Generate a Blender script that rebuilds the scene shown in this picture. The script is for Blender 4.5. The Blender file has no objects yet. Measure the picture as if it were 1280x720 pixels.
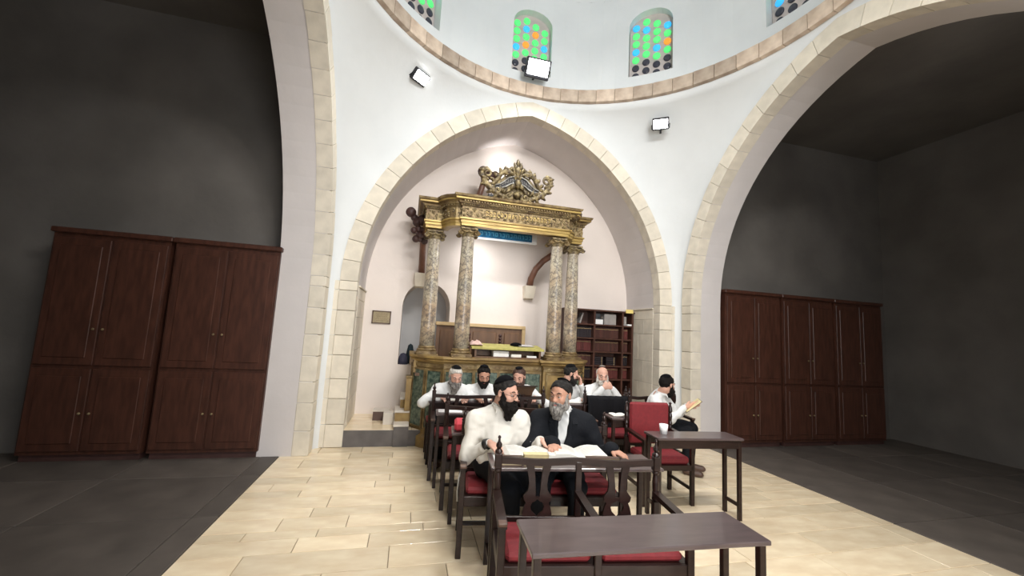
import bpy, math, random
import numpy as np
from math import sin, cos, pi, radians as R
from mathutils import Vector, Matrix
random.seed(7)
SC = bpy.context.scene
COL = SC.collection

# ------------------------------------------------------------------ camera, world, light, exposure
YAW, PITCH, ROLL, FOC = 0.2461, 0.1093, 0.0544, 500.0
fw = Vector((sin(YAW)*cos(PITCH), cos(YAW)*cos(PITCH), sin(PITCH)))
r0 = Vector((cos(YAW), -sin(YAW), 0)); u0 = r0.cross(fw)
rt = cos(ROLL)*r0 + sin(ROLL)*u0; up = -sin(ROLL)*r0 + cos(ROLL)*u0
cd = bpy.data.cameras.new('camera'); cam = bpy.data.objects.new('camera', cd); COL.objects.link(cam)
cam.matrix_world = Matrix(((rt.x, up.x, -fw.x, 0), (rt.y, up.y, -fw.y, 0), (rt.z, up.z, -fw.z, 1.66), (0, 0, 0, 1)))
cd.sensor_width = 36; cd.lens = FOC*36/1280; cd.clip_start = .05
SC.camera = cam
SC.view_settings.view_transform = 'Standard'; SC.view_settings.look = 'None'
SC.view_settings.gamma = 1; SC.view_settings.use_curve_mapping = False
SC.view_settings.exposure = -0.08

w = bpy.data.worlds.new('world'); SC.world = w; w.use_nodes = True
w.node_tree.nodes['Background'].inputs[0].default_value = (.5, .55, .6, 1)
w.node_tree.nodes['Background'].inputs[1].default_value = .05

def area(name, loc, target, sx, sy, power, color=(1, 1, 1), spread=180):
    l = bpy.data.lights.new(name, 'AREA'); l.shape = 'RECTANGLE'; l.size = sx; l.size_y = sy
    l.energy = power; l.color = color; l.spread = R(spread)
    o = bpy.data.objects.new(name, l); COL.objects.link(o); o.location = loc
    o.rotation_euler = (Vector(target)-Vector(loc)).to_track_quat('-Z', 'Y').to_euler()
    return o
# floodlights on the dome ring: three in the picture, rear and dome ones added as fill
area('flood_light_front', (1.64, 5.55, 5.78), (1.6, 2.0, 0), .34, .2, 34, (.93, .97, 1), 140)
area('flood_light_corner', (.0, 5.36, 5.14), (1.2, 2.0, 0), .22, .18, 14, (.95, .98, 1), 140)
area('flood_light_corner', (3.42, 5.05, 4.95), (2.0, 2.0, 0), .22, .18, 14, (.95, .98, 1), 140)
for fx, fy, tx in ((.45, .75, .9), (1.35, .5, 1.5), (2.2, .5, 2.0), (3.0, .8, 2.4)):
    area('flood_light_rear', (fx, fy, 5.75), (tx, 5.2, 0), .5, .4, 62, (1, .97, .93), 120)  # added fill lights, no lamp bodies here
area('flood_light_dome', (1.67, .7, 5.85), (1.67, 4.4, 7.4), .5, .4, 60, (.9, .96, 1), 150)  # added fill to brighten drum and dome
# added frontal fill behind the camera, before a made-up window
area('window_daylight', (1.7, -3.2, 2.5), (1.7, 4, 2.2), 3.4, 2.6, 260, (.97, .985, 1))
area('canopy_light_up', (1.46, 6.52, 3.80), (1.40, 7.0, 4.78), .10, .08, 1.6, (1, .98, .97), 42)
area('canopy_light_back', (1.2, 6.1, 2.95), (1.05, 7.0, 2.3), .5, .2, 7, (1, .99, .98))
area('canopy_spot_back', (1.05, 6.35, 3.12), (1.02, 7.0, 2.92), .08, .08, .9, (1, 1, 1), 80)
area('canopy_light_desk', (1.45, 5.9, 3.12), (1.45, 5.9, 0), .5, .15, 8, (1, .98, .97))

# ------------------------------------------------------------------ materials
MATS = {}
def mat(name, col, rough=.6, metal=0, emit=None, es=0, var=0, scale=8, bump=0, coat=0, objvar=0, col2=None, detail=5, stretch=None, bscale=None, spec=None):
    if name in MATS: return MATS[name]
    m = bpy.data.materials.new(name); m.use_nodes = True; nt = m.node_tree; b = nt.nodes['Principled BSDF']
    b.inputs['Base Color'].default_value = (*col, 1); b.inputs['Roughness'].default_value = rough
    b.inputs['Metallic'].default_value = metal; b.inputs['Coat Weight'].default_value = coat
    if spec is not None: b.inputs['Specular IOR Level'].default_value = spec
    if emit: b.inputs['Emission Color'].default_value = (*emit, 1); b.inputs['Emission Strength'].default_value = es
    src = None
    if var or col2 or bump:
        tc = nt.nodes.new('ShaderNodeTexCoord'); mp = nt.nodes.new('ShaderNodeMapping')
        nt.links.new(tc.outputs['Object'], mp.inputs[0])
        if stretch: mp.inputs['Scale'].default_value = stretch
        n = nt.nodes.new('ShaderNodeTexNoise'); n.inputs['Scale'].default_value = scale; n.inputs['Detail'].default_value = detail
        nt.links.new(mp.outputs[0], n.inputs['Vector'])
        if var or col2:
            rp = nt.nodes.new('ShaderNodeValToRGB'); e = rp.color_ramp.elements
            c2 = col2 if col2 else tuple(max(0, c*(1-var)) for c in col)
            e[0].position = .35; e[1].position = .65
            e[0].color = (*c2, 1); e[1].color = (*col, 1)
            nt.links.new(n.outputs['Fac'], rp.inputs[0]); src = rp.outputs[0]
        if bump:
            nb = n
            if bscale:
                nb = nt.nodes.new('ShaderNodeTexNoise'); nb.inputs['Scale'].default_value = bscale; nb.inputs['Detail'].default_value = 4
                nt.links.new(mp.outputs[0], nb.inputs['Vector'])
            bp = nt.nodes.new('ShaderNodeBump'); bp.inputs['Strength'].default_value = bump; bp.inputs['Distance'].default_value = .02
            nt.links.new(nb.outputs['Fac'], bp.inputs['Height']); nt.links.new(bp.outputs[0], b.inputs['Normal'])
    if objvar:
        oi = nt.nodes.new('ShaderNodeObjectInfo'); hs = nt.nodes.new('ShaderNodeHueSaturation')
        mr = nt.nodes.new('ShaderNodeMapRange'); mr.inputs[3].default_value = 1-objvar; mr.inputs[4].default_value = 1+objvar*.6
        nt.links.new(oi.outputs['Random'], mr.inputs[0]); nt.links.new(mr.outputs[0], hs.inputs['Value'])
        if src: nt.links.new(src, hs.inputs['Color'])
        else: hs.inputs['Color'].default_value = (*col, 1)
        src = hs.outputs[0]
    if src: nt.links.new(src, b.inputs['Base Color'])
    MATS[name] = m; return m

PLASTER = mat('white_plaster', (.755, .775, .78), .85, var=.05, scale=1.6, bump=.12, bscale=14)
PLASTER2 = mat('alcove_plaster', (.80, .72, .665), .8, var=.05, scale=1.3, bump=.1, bscale=12)
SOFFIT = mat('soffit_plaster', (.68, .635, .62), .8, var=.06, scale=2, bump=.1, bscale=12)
MORTAR = mat('mortar', (.55, .47, .36), .9)
STONE = mat('limestone_block', (.79, .72, .60), .75, var=.12, scale=7, bump=.25, objvar=.10)
STONE2 = mat('ring_stone', (.72, .59, .47), .8, col2=(.50, .38, .29), scale=6, bump=.4, objvar=.35)
TILE = mat('floor_tile', (.90, .765, .55), .15, col2=(.78, .62, .42), scale=3.5, detail=7, objvar=.16, stretch=(1, 2.2, 1), bump=.05, bscale=9)
JOINT = mat('tile_joint', (.30, .23, .16), .8)
RISER = mat('grey_riser', (.15, .135, .13), .5, var=.3, scale=5)
DIM = mat('dim_bay_plaster', (.165, .15, .135), .9, var=.25, scale=1.2, bump=.2, bscale=10)  # dark colour stands in for the dimness of the side bays
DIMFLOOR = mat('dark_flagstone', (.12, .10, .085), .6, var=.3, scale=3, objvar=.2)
WOOD = mat('dark_wood', (.030, .014, .011), .34, var=.5, scale=5, stretch=(1, 1, 6), coat=.08, bump=.05, spec=.35)
WOODL = mat('worn_wood', (.15, .085, .06), .4, var=.35, scale=9)
TABLETOP = mat('table_top', (.105, .075, .075), .28, var=.25, scale=6, stretch=(1, 5, 1), coat=.3)
BOOKW = mat('bookcase_wood', (.085, .032, .02), .4, var=.4, scale=4, stretch=(6, 6, 1))
PANELW = mat('panel_wood', (.17, .085, .04), .5, var=.4, scale=4, stretch=(3, 3, .6))
TRIMW = mat('light_trim_wood', (.62, .44, .22), .5, var=.15, scale=6)
REDW = mat('red_brown_wood', (.20, .085, .05), .45, var=.35, scale=8, stretch=(1, 1, .4))
DKW = mat('carved_wood', (.075, .035, .03), .5, var=.3, scale=10)
RED = mat('red_upholstery', (.22, .016, .022), .7, var=.2, scale=30, bump=.1)
REDB = mat('bright_red_cushion', (.62, .05, .07), .7, var=.12, scale=14)
GOLD = mat('antique_gold', (.31, .225, .10), .42, .35, col2=(.13, .08, .035), scale=9, bump=.5, bscale=30)
GOLDB = mat('bright_gold', (.50, .355, .11), .35, .35, col2=(.25, .16, .05), scale=5, stretch=(.5, .5, 6), bump=.2)
BRONZE = mat('gilt_carving', (.40, .31, .15), .45, .25, col2=(.085, .06, .04), scale=15, detail=8, bump=.9, bscale=38)
CREST_D = mat('crest_dark', (.05, .045, .05), .6, 0, var=.3, scale=20)
SILVER = mat('crest_silver', (.52, .50, .46), .4, .4, col2=(.2, .19, .17), scale=26)
BASEG = mat('ochre_gilt_wood', (.36, .24, .085), .5, .1, col2=(.21, .13, .05), scale=6, bump=.2)
GREENM = mat('green_marble', (.16, .20, .15), .35, col2=(.02, .045, .035), scale=24, detail=8)
CLOTH_G = mat('gold_green_cloth', (.52, .47, .14), .7, var=.25, scale=16)
PAGE = mat('page', (.86, .84, .78), .7); PAGEY = mat('yellowed_page', (.78, .66, .36), .7, var=.1, scale=30)
PAGEE = mat('page_edges', (.55, .44, .28), .8, var=.4, scale=40, stretch=(.2, .2, 6))
INKM = mat('printed_ink', (.55, .53, .50), .8)
COVER = mat('book_cover', (.09, .05, .035), .5)
WHITEM = mat('white_paper', (.87, .87, .86), .6)
BLACKM = mat('black_metal', (.03, .03, .035), .4, .5)
BLACKC = mat('black_cloth', (.008, .008, .010), .85, spec=.2, bump=.2, scale=40)
NAVY = mat('dark_jacket', (.007, .008, .011), .8, spec=.2, bump=.15, scale=50)
SHIRT = mat('white_shirt', (.71, .71, .70), .75, bump=.1, scale=30)
SHIRTC = mat('cream_shirt', (.70, .665, .60), .75, bump=.1, scale=30)
SKIN = mat('skin', (.70, .40, .30), .5, var=.12, scale=14, spec=.3)
SKIN2 = mat('tanned_skin', (.58, .31, .215), .5, var=.15, scale=14, spec=.3)
LIPS = mat('lips', (.42, .14, .12), .5)
EYEW = mat('eye_white', (.75, .73, .70), .3); IRIS = mat('iris', (.03, .018, .012), .2)
H_BLACK = mat('black_hair', (.008, .006, .005), .8, spec=.2, bump=.6, scale=60)
H_BROWN = mat('brown_hair', (.06, .028, .018), .6, bump=.6, scale=60)
H_GREY = mat('grey_hair', (.36, .34, .31), .7, col2=(.09, .08, .075), scale=35, bump=.8, stretch=(2, 2, .6))
H_DGREY = mat('dark_grey_hair', (.03, .027, .025), .8, spec=.2, col2=(.012, .011, .010), scale=40, bump=.6)
H_WHITE = mat('white_hair', (.62, .58, .52), .7, var=.3, scale=40, bump=.6)
VELVET = mat('black_velvet', (.005, .005, .006), .95, spec=.1)
GLASSM = mat('lamp_glass', (1, 1, 1), .3, emit=(1, 1, 1), es=22)
BLUEP = mat('blue_panel', (.02, .19, .40), .35, var=.5, scale=12)
BLUEL = mat('light_blue_glyphs', (.12, .42, .62), .5)
CHROME = mat('brushed_metal', (.6, .6, .6), .3, .9)
STRAP = mat('leather_strap', (.02, .018, .018), .5)

def marble():
    m = bpy.data.materials.new('veined_marble'); m.use_nodes = True; nt = m.node_tree; b = nt.nodes['Principled BSDF']
    N = nt.nodes.new; L = nt.links.new
    tc = N('ShaderNodeTexCoord'); n = N('ShaderNodeTexNoise'); n.inputs['Scale'].default_value = 7; n.inputs['Detail'].default_value = 6
    L(tc.outputs['Object'], n.inputs['Vector'])
    mx = N('ShaderNodeVectorMath'); mx.operation = 'MULTIPLY_ADD'; mx.inputs[1].default_value = (.42, .42, .34)
    L(n.outputs['Color'], mx.inputs[0]); L(tc.outputs['Object'], mx.inputs[2])
    v = N('ShaderNodeTexVoronoi'); v.feature = 'DISTANCE_TO_EDGE'; v.inputs['Scale'].default_value = 10; L(mx.outputs[0], v.inputs['Vector'])
    n2 = N('ShaderNodeTexNoise'); n2.inputs['Scale'].default_value = 4.5; n2.inputs['Detail'].default_value = 8; L(mx.outputs[0], n2.inputs['Vector'])
    rv = N('ShaderNodeValToRGB'); rv.color_ramp.elements[0].position = .0; rv.color_ramp.elements[0].color = (0, 0, 0, 1); rv.color_ramp.elements[1].position = .10; rv.color_ramp.elements[0].color = (.12, .12, .12, 1); L(v.outputs['Distance'], rv.inputs[0])
    rn = N('ShaderNodeValToRGB'); rn.color_ramp.elements[0].position = .46; rn.color_ramp.elements[1].position = .64
    rn.color_ramp.elements[0].color = (1, 1, 1, 1); rn.color_ramp.elements[1].color = (.42, .42, .42, 1); L(n2.outputs['Fac'], rn.inputs[0])
    ad = N('ShaderNodeMath'); ad.operation = 'MULTIPLY'; L(rv.outputs[0], ad.inputs[0]); L(rn.outputs[0], ad.inputs[1])
    n3 = N('ShaderNodeTexNoise'); n3.inputs['Scale'].default_value = 2.5; L(tc.outputs['Object'], n3.inputs['Vector'])
    cr = N('ShaderNodeValToRGB'); e = cr.color_ramp.elements; e[0].position = .38; e[1].position = .62
    e[0].color = (.43, .32, .21, 1); e[1].color = (.50, .45, .34, 1); L(n3.outputs['Fac'], cr.inputs[0])
    mc = N('ShaderNodeMix'); mc.data_type = 'RGBA'; L(ad.outputs[0], mc.inputs[0]); mc.inputs[6].default_value = (.10, .085, .085, 1); L(cr.outputs[0], mc.inputs[7])
    L(mc.outputs[2], b.inputs['Base Color']); b.inputs['Roughness'].default_value = .3
    return m
MARBLE = marble()
# ------------------------------------------------------------------ mesh helpers
class MB:
    def __init__(s): s.v = []; s.f = []; s.m = []; s.mi = 0; s.M = None
    def add(s, vs, fs):
        n = len(s.v)
        if s.M is not None: vs = [tuple(s.M @ Vector(p)) for p in vs]
        s.v += [tuple(p) for p in vs]; s.f += [tuple(i+n for i in f) for f in fs]; s.m += [s.mi]*len(fs); return s
    def box(s, x0, x1, y0, y1, z0, z1, bev=0):
        if bev:
            b = min(bev, abs(x1-x0)/2.01, abs(y1-y0)/2.01, abs(z1-z0)/2.01)
            vs = []
            for X, sx in ((x0, 1), (x1, -1)):
                for Y, sy in ((y0, 1), (y1, -1)):
                    for Z, sz in ((z0, 1), (z1, -1)):
                        vs += [(X, Y+sy*b, Z+sz*b), (X+sx*b, Y, Z+sz*b), (X+sx*b, Y+sy*b, Z)]
            def i(a, c, d, k): return (a*4+c*2+d)*3+k
            fs = [(i(0,0,0,0), i(0,0,1,0), i(0,1,1,0), i(0,1,0,0)), (i(1,0,0,0), i(1,1,0,0), i(1,1,1,0), i(1,0,1,0)),
                  (i(0,0,0,1), i(1,0,0,1), i(1,0,1,1), i(0,0,1,1)), (i(0,1,0,1), i(0,1,1,1), i(1,1,1,1), i(1,1,0,1)),
                  (i(0,0,0,2), i(0,1,0,2), i(1,1,0,2), i(1,0,0,2)), (i(0,0,1,2), i(1,0,1,2), i(1,1,1,2), i(0,1,1,2))]
            for a in (0, 1):
                for c in (0, 1):
                    fs.append((i(a,c,0,0), i(a,c,0,1), i(a,c,1,1), i(a,c,1,0)))
                    fs.append((i(a,0,c,0), i(a,0,c,2), i(a,1,c,2), i(a,1,c,0)))
                    fs.append((i(0,a,c,1), i(0,a,c,2), i(1,a,c,2), i(1,a,c,1)))
                    for d in (0, 1): fs.append((i(a,c,d,0), i(a,c,d,1), i(a,c,d,2)))
            return s.add(vs, fs)
        vs = [(x, y, z) for x in (x0, x1) for y in (y0, y1) for z in (z0, z1)]
        return s.add(vs, [(0, 1, 3, 2), (4, 6, 7, 5), (0, 4, 5, 1), (2, 3, 7, 6), (0, 2, 6, 4), (1, 5, 7, 3)])
    def lathe(s, prof, cx=0, cy=0, seg=20, cz=0):
        vs = []; fs = []
        for r, z in prof: vs += [(cx+r*cos(2*pi*k/seg), cy+r*sin(2*pi*k/seg), cz+z) for k in range(seg)]
        for j in range(len(prof)-1):
            for k in range(seg): k2 = (k+1) % seg; fs.append((j*seg+k, j*seg+k2, (j+1)*seg+k2, (j+1)*seg+k))
        fs.append(tuple(range(seg))[::-1]); fs.append(tuple((len(prof)-1)*seg+k for k in range(seg)))
        return s.add(vs, fs)
    def tube(s, pts, rad, seg=8, flat=1.0):
        P = [Vector(p) for p in pts]; n = len(P); rr = rad if isinstance(rad, (list, tuple)) else [rad]*n
        vs = []; fs = []; t0 = (P[1]-P[0]).normalized(); a = Vector((0, 1, 0)) if abs(t0.y) < .9 else Vector((1, 0, 0))
        u = t0.cross(a).normalized()
        for i in range(n):
            t = (P[min(i+1, n-1)]-P[max(i-1, 0)]).normalized(); u = (u-t*u.dot(t)).normalized(); v = t.cross(u)
            for k in range(seg):
                an = 2*pi*k/seg; vs.append(tuple(P[i]+u*(rr[i]*cos(an))+v*(rr[i]*flat*sin(an))))
        for i in range(n-1):
            for k in range(seg): k2 = (k+1) % seg; fs.append((i*seg+k, i*seg+k2, (i+1)*seg+k2, (i+1)*seg+k))
        fs.append(tuple(range(seg))[::-1]); fs.append(tuple((n-1)*seg+k for k in range(seg)))
        return s.add(vs, fs)
    def bar(s, p, q, w, h, upv=(0, 0, 1)):
        p = Vector(p); q = Vector(q); t = (q-p).normalized(); sd = t.cross(Vector(upv)).normalized(); u = sd.cross(t)
        vs = []
        for c in (p, q):
            for a, b in ((-1, -1), (1, -1), (1, 1), (-1, 1)): vs.append(tuple(c+sd*(a*w/2)+u*(b*h/2)))
        return s.add(vs, [(0, 3, 2, 1), (4, 5, 6, 7), (0, 1, 5, 4), (1, 2, 6, 5), (2, 3, 7, 6), (3, 0, 4, 7)])
    def prism(s, poly, y0, y1):      # poly in x,z extruded over y; poly simple
        n = len(poly); vs = [(x, y0, z) for x, z in poly]+[(x, y1, z) for x, z in poly]
        fs = [tuple(range(n)), tuple(range(2*n-1, n-1, -1))]+[(i, (i+1) % n+0, (i+1) % n+n, i+n) for i in range(n)]
        return s.add(vs, fs)
    def strip(s, A, B, y0, y1):      # ribbon between two x,z polylines of equal length, thickness y0..y1
        n = len(A); vs = []
        for y in (y0, y1): vs += [(x, y, z) for x, z in A]+[(x, y, z) for x, z in B]
        fs = []
        for i in range(n-1):
            fs += [(i, i+1, n+i+1, n+i), (2*n+i, 3*n+i, 3*n+i+1, 2*n+i+1), (i, 2*n+i, 2*n+i+1, i+1), (n+i, n+i+1, 3*n+i+1, 3*n+i)]
        fs += [(0, n, 3*n, 2*n), (n-1, 3*n-1, 4*n-1, 2*n-1)]
        return s.add(vs, fs)
    def ball(s, c, r, seg=10, rings=6, sz=1):
        return s.lathe([(max(1e-4, r*sin(pi*i/rings)), -r*sz*cos(pi*i/rings)) for i in range(rings+1)], c[0], c[1], seg, c[2])
    def obj(s, name, mats, parent=None, smooth=False, loc=None, rot=None):
        me = bpy.data.meshes.new(name); me.from_pydata(s.v, [], s.f)
        if not isinstance(mats, (list, tuple)): mats = [mats]
        for m in mats: me.materials.append(m)
        me.polygons.foreach_set('material_index', s.m)
        if smooth: me.polygons.foreach_set('use_smooth', [True]*len(s.f))
        me.update()
        return link(name, me, parent, loc, rot)
def link(name, me, parent=None, loc=None, rot=None):
    o = bpy.data.objects.new(name, me); COL.objects.link(o)
    if parent: o.parent = parent
    if loc: o.location = loc
    if rot: o.rotation_euler = rot
    return o
def tag(o, label, cat, group=None):
    o['label'] = label; o['category'] = cat
    if group: o['group'] = group
    return o
def thing(name, label, cat, loc=(0, 0, 0), rz=0, group=None):
    o = bpy.data.objects.new(name, None); COL.objects.link(o); o.location = loc; o.rotation_euler = (0, 0, rz); o.empty_display_size = .1
    return tag(o, label, cat, group)
def struct(o): o['kind'] = 'structure'; return o
def kids(o): return [c for c in COL.objects if c.parent == o]
def dup(root, loc, rz, label, group=None, parent=None):
    r = root.copy(); COL.objects.link(r); r.location = loc; r.rotation_euler = (0, 0, rz)
    r['label'] = label
    if group: r['group'] = group
    for ch in kids(root):
        c = ch.copy(); COL.objects.link(c); c.parent = r
        for g in kids(ch): d = g.copy(); COL.objects.link(d); d.parent = c
    return r

# ------------------------------------------------------------------ the setting
YF, XA, WI, CC, ZS, TH, ZR, RR, YB = 5.94, 1.67, 2.416, .556, 2.245, .225, 5.466, 2.72, 7.01
YC = YF-RR-.05; SQ = RR+.05; XL = XA-SQ; XR = XA+SQ; YN = YC-SQ
FZ = .22                                            # height of the raised alcove floor
rin = WI+CC; aI = math.acos(CC/rin); rex = rin+TH; aE = math.acos(CC/rex)

# floor: one slab of joint colour with tiles laid in courses on it
fl = MB().box(-6.6, 9.8, -3.6, YF+.3, -.2, -.012).obj('floor', JOINT); struct(fl)
edges = [-.4, .05, .42, .78, 1.1, 1.4, 1.72, 2.06, 2.38, 2.72, 3.05, 3.34, 3.55, 3.68, 3.9, 4.08, 4.34, 4.5, 4.68, 4.88, 5.15, 5.45, 5.7, 5.95]
tile_meshes = {}
rnd = random.Random(3)
for i in range(len(edges)-1):
    y0, y1 = edges[i], edges[i+1]; x = XL-.3
    far = XR+.3
    first = True
    while x < far-.02:
        ln = rnd.choice((.52, .66, .82, .98)); d = round(y1-y0, 3)
        if first: ln = round(ln*rnd.uniform(.3, 1), 1)+.01; first = False
        if x+ln > far: ln = round(far-x, 3)
        if (ln, d) not in tile_meshes:
            o = MB().box(.003, ln-.003, .003, d-.003, -.02, 0, .002).obj('tile', TILE, fl); tile_meshes[(ln, d)] = o.data
        else: o = link('tile', tile_meshes[(ln, d)], fl)
        o.location = (x, y0, rnd.uniform(0, .0012)); x += ln
# dim side bays: large flagstones, the dimness put into their colour
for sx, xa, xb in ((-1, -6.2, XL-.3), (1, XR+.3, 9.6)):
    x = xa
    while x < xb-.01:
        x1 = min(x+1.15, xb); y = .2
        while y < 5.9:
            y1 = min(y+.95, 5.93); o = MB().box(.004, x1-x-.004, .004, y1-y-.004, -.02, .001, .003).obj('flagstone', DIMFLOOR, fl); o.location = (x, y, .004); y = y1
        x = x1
plat = MB().box(XA-WI-.2, XA+WI+.2, YF+.02, YB+.9, -.01, FZ-.012).obj('floor', JOINT); struct(plat)
MB().box(XA-WI+.002, XA+WI-.002, YF-.0, YF+.02, 0, FZ-.002).obj('step_riser', RISER, plat)
for j, (ya, yb_) in enumerate(((YF+.005, 6.3), (6.3, 6.66), (6.66, YB))):
    x = XA-WI-.1*j
    while x < XA+WI-.02:
        ln = rnd.choice((.6, .75, .9)); x1 = min(x+ln, XA+WI)
        MB().box(max(x, XA-WI)+.003, x1-.003, ya+.003, yb_-.003, FZ-.02, FZ, .002).obj('tile', TILE, plat); x = x1

def arch_pts(sd, rad, ang, n, cx=XA, zs=ZS):        # from spring to apex on one side
    return [(cx+sd*(-CC+rad*cos(ang*i/n)), zs+rad*sin(ang*i/n)) for i in range(n+1)]
def rot_about(o, a):                                # turn a front-wall piece round the square's centre
    o.matrix_world = Matrix.Translation((XA, YC, 0)) @ Matrix.Rotation(a, 4, 'Z') @ Matrix.Translation((-XA, -YC, 0)) @ o.matrix_world

# one pendentive corner (front right); the other three are copies turned by 90 degrees
def pend():
    m = MB(); NS, NT = 26, 14; rows = [[]]
    zs_ = [0, ZS*.5]+[None]*(NS+1)
    pts = [(SQ-.0-(SQ-(WI+TH)), 0.0), (WI+TH, ZS*.5)]
    pts = [(WI+TH, 0.0), (WI+TH, ZS*.5)]+[(-CC+rex*cos(aE*i/NS), ZS+rex*sin(aE*i/NS)) for i in range(NS+1)]
    n = len(pts); grid = []
    for q, (dx, z) in enumerate(pts):
        row = []
        for t in range(NT+1):
            a = (pi/2)*t/NT; px = dx+(SQ-dx)*sin(a); py = dx+(SQ-dx)*cos(a)
            row.append((XA+px, YC+py, z))
        grid.append(row)
    grid.append([(XA+SQ*sin(pi/2*t/NT), YC+SQ*cos(pi/2*t/NT), ZR) for t in range(NT+1)])
    vs = [p for r_ in grid for p in r_]; W = NT+1
    fs = [(i*W+t, i*W+t+1, (i+1)*W+t+1, (i+1)*W+t) for i in range(len(grid)-1) for t in range(NT)]
    return m.add(vs, fs)
pm = pend().obj('wall_pendentive', PLASTER, smooth=True); struct(pm)
for k in (1, 2, 3):
    o = struct(link('wall_pendentive', pm.data)); rot_about(o, k*pi/2)

# arch ring backing + soffit for the four arches (front one deep, others shallower)
def arch_shell(depth, floorz=0):
    m = MB(); n = 20
    for sd in (-1, 1):
        I = arch_pts(sd, rin, aI, n); E = arch_pts(sd, rex, aE, n)
        I = [(XA+sd*WI, floorz)]+I; E = [(XA+sd*(WI+TH), floorz)]+E
        k = len(I); m.mi = 1
        m.add([(x, YF+.012, z) for x, z in I]+[(x, YF+.012, z) for x, z in E], [(i, i+1, k+i+1, k+i) for i in range(k-1)])
        m.mi = 0
        m.add([(x, YF+.012, z) for x, z in I]+[(x, YF+depth, z) for x, z in I], [(i, i+1, k+i+1, k+i) for i in range(k-1)])
    return m
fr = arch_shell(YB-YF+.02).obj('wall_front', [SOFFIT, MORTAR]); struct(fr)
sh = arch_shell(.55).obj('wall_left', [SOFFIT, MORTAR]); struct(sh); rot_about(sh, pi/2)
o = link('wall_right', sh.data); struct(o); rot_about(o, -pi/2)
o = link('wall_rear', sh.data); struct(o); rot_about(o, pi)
# voussoirs: one wedge mesh shared by all
NV = 15
def wedge(nv, side):
    m = MB(); da = aE/nv; g = .0035; n = 3
    A = []; B = []
    for i in range(n+1):
        a = g/rin*1.0+(da-2*g/rin)*i/n
        A.append((side*(rin-.007)*cos(a), (rin-.007)*sin(a))); B.append((side*rex*cos(a), rex*sin(a)))
    m.strip(A, B, -.022, .17)
    return m
def ring_of_stones(name, turn):
    root = bpy.data.objects.new(name, None); COL.objects.link(root); struct(root)
    for sd in (-1, 1):
        me = vous[sd]
        for i in range(NV):
            if i == NV-1: 
                continue
            o = link('voussoir', me, root); o.location = (XA-sd*CC, YF+rnd.uniform(-.004, .004), ZS); o.rotation_euler = (0, -sd*aE/NV*i, 0)
        z = 0 if name != 'trim_1' else 0
        hs = [.30, .34, .26, .32, .27, .34, .28, .135]
        for h in hs:
            x0, x1 = sorted((XA+sd*(WI-.007), XA+sd*(WI+TH)))
            o = MB().box(x0, x1, YF-.02+rnd.uniform(-.003, .003), YF+.17, z+.004, z+h-.003, .006).obj('jamb_stone', STONE, root); z += h
    # apex pieces, cut to the point
    for sd in (-1, 1):
        a0 = aE*(NV-1)/NV+.0012; pts = []
        A = [(XA+sd*(-CC+(rin-.007)*cos(a0+(aI-a0)*i/3)), ZS+(rin-.007)*sin(a0+(aI-a0)*i/3)) for i in range(4)]
        B = [(XA+sd*(-CC+rex*cos(a0+(aE-a0)*i/3)), ZS+rex*sin(a0+(aE-a0)*i/3)) for i in range(4)]
        MB().strip(A, B, YF-.022, YF+.17).obj('voussoir', STONE, root)
    root.matrix_world = Matrix.Translation((XA, YC, 0)) @ Matrix.Rotation(turn, 4, 'Z') @ Matrix.Translation((-XA, -YC, 0))
vous = {}
for sd in (-1, 1):
    o = wedge(NV, sd).obj('voussoir', STONE); vous[sd] = o.data; bpy.data.objects.remove(o)
ring_of_stones('trim_1', 0); ring_of_stones('trim_2', pi/2); ring_of_stones('trim_3', -pi/2)

# right pier: ashlar courses on the corner face and along the jamb up to the springing moulding
for sd, nm in ((1, 'wall_pier_right'), (-1, 'wall_pier_left')):
    pr = bpy.data.objects.new(nm, None); COL.objects.link(pr); struct(pr)
    z = FZ; 
    for i, h in enumerate((.36, .33, .37, .47, .26, .17)):
        ys = (YF+.17, YF+.62, YB) if i % 2 else (YF+.17, YF+.45, YF+.8, YB)
        for a, b in zip(ys[:-1], ys[1:]):
            x0, x1 = sorted((XA+sd*(WI-.012), XA+sd*(WI+.08)))
            MB().box(x0, x1, a+.002, b-.002, z+.002, z+h-.002, .004).obj('jamb_stone', STONE, pr)
        z += h
    z = 0
    for i, h in enumerate((.30, .34, .26, .32, .27, .34, .28, .135)):
        x0, x1 = sorted((XA+sd*(WI+TH+.002), XA+sd*(SQ+.015)))
        MB().box(x0, x1, YF-.016, YF+.1, z+.003, z+h-.003, .005).obj('pier_stone', STONE, pr); z += h
    x0, x1 = sorted((XA+sd*(WI-.03), XA+sd*(WI+.1)))
    MB().box(x0, x1, YF+.17, YB, 2.185, 2.205).obj('moulding', STONE, pr)

# alcove back wall with an arched niche
NX0, NX1, NZ0, NZS = -.13, .67, 1.02, 2.0; NR = (NX1-NX0)/2; NCX = (NX0+NX1)/2
bw = MB(); X0, X1, ZT = XA-WI-.4, XA+WI+.4, 5.5
def quad(a, b, c, d): bw.add([a, b, c, d], [(0, 1, 2, 3)])
quad((X0, YB, 0), (NX0, YB, 0), (NX0, YB, ZT), (X0, YB, ZT)); quad((NX1, YB, 0), (X1, YB, 0), (X1, YB, ZT), (NX1, YB, ZT))
quad((NX0, YB, 0), (NX1, YB, 0), (NX1, YB, NZ0), (NX0, YB, NZ0))
ar = [(NCX-NR*cos(pi*i/16), NZS+NR*1.08*sin(pi*i/16)) for i in range(17)]
for a, b in zip(ar[:-1], ar[1:]): quad((a[0], YB, a[1]), (b[0], YB, b[1]), (b[0], YB, ZT), (a[0], YB, ZT))
ou = [(NX0, NZ0)]+ar+[(NX1, NZ0)]
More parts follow.
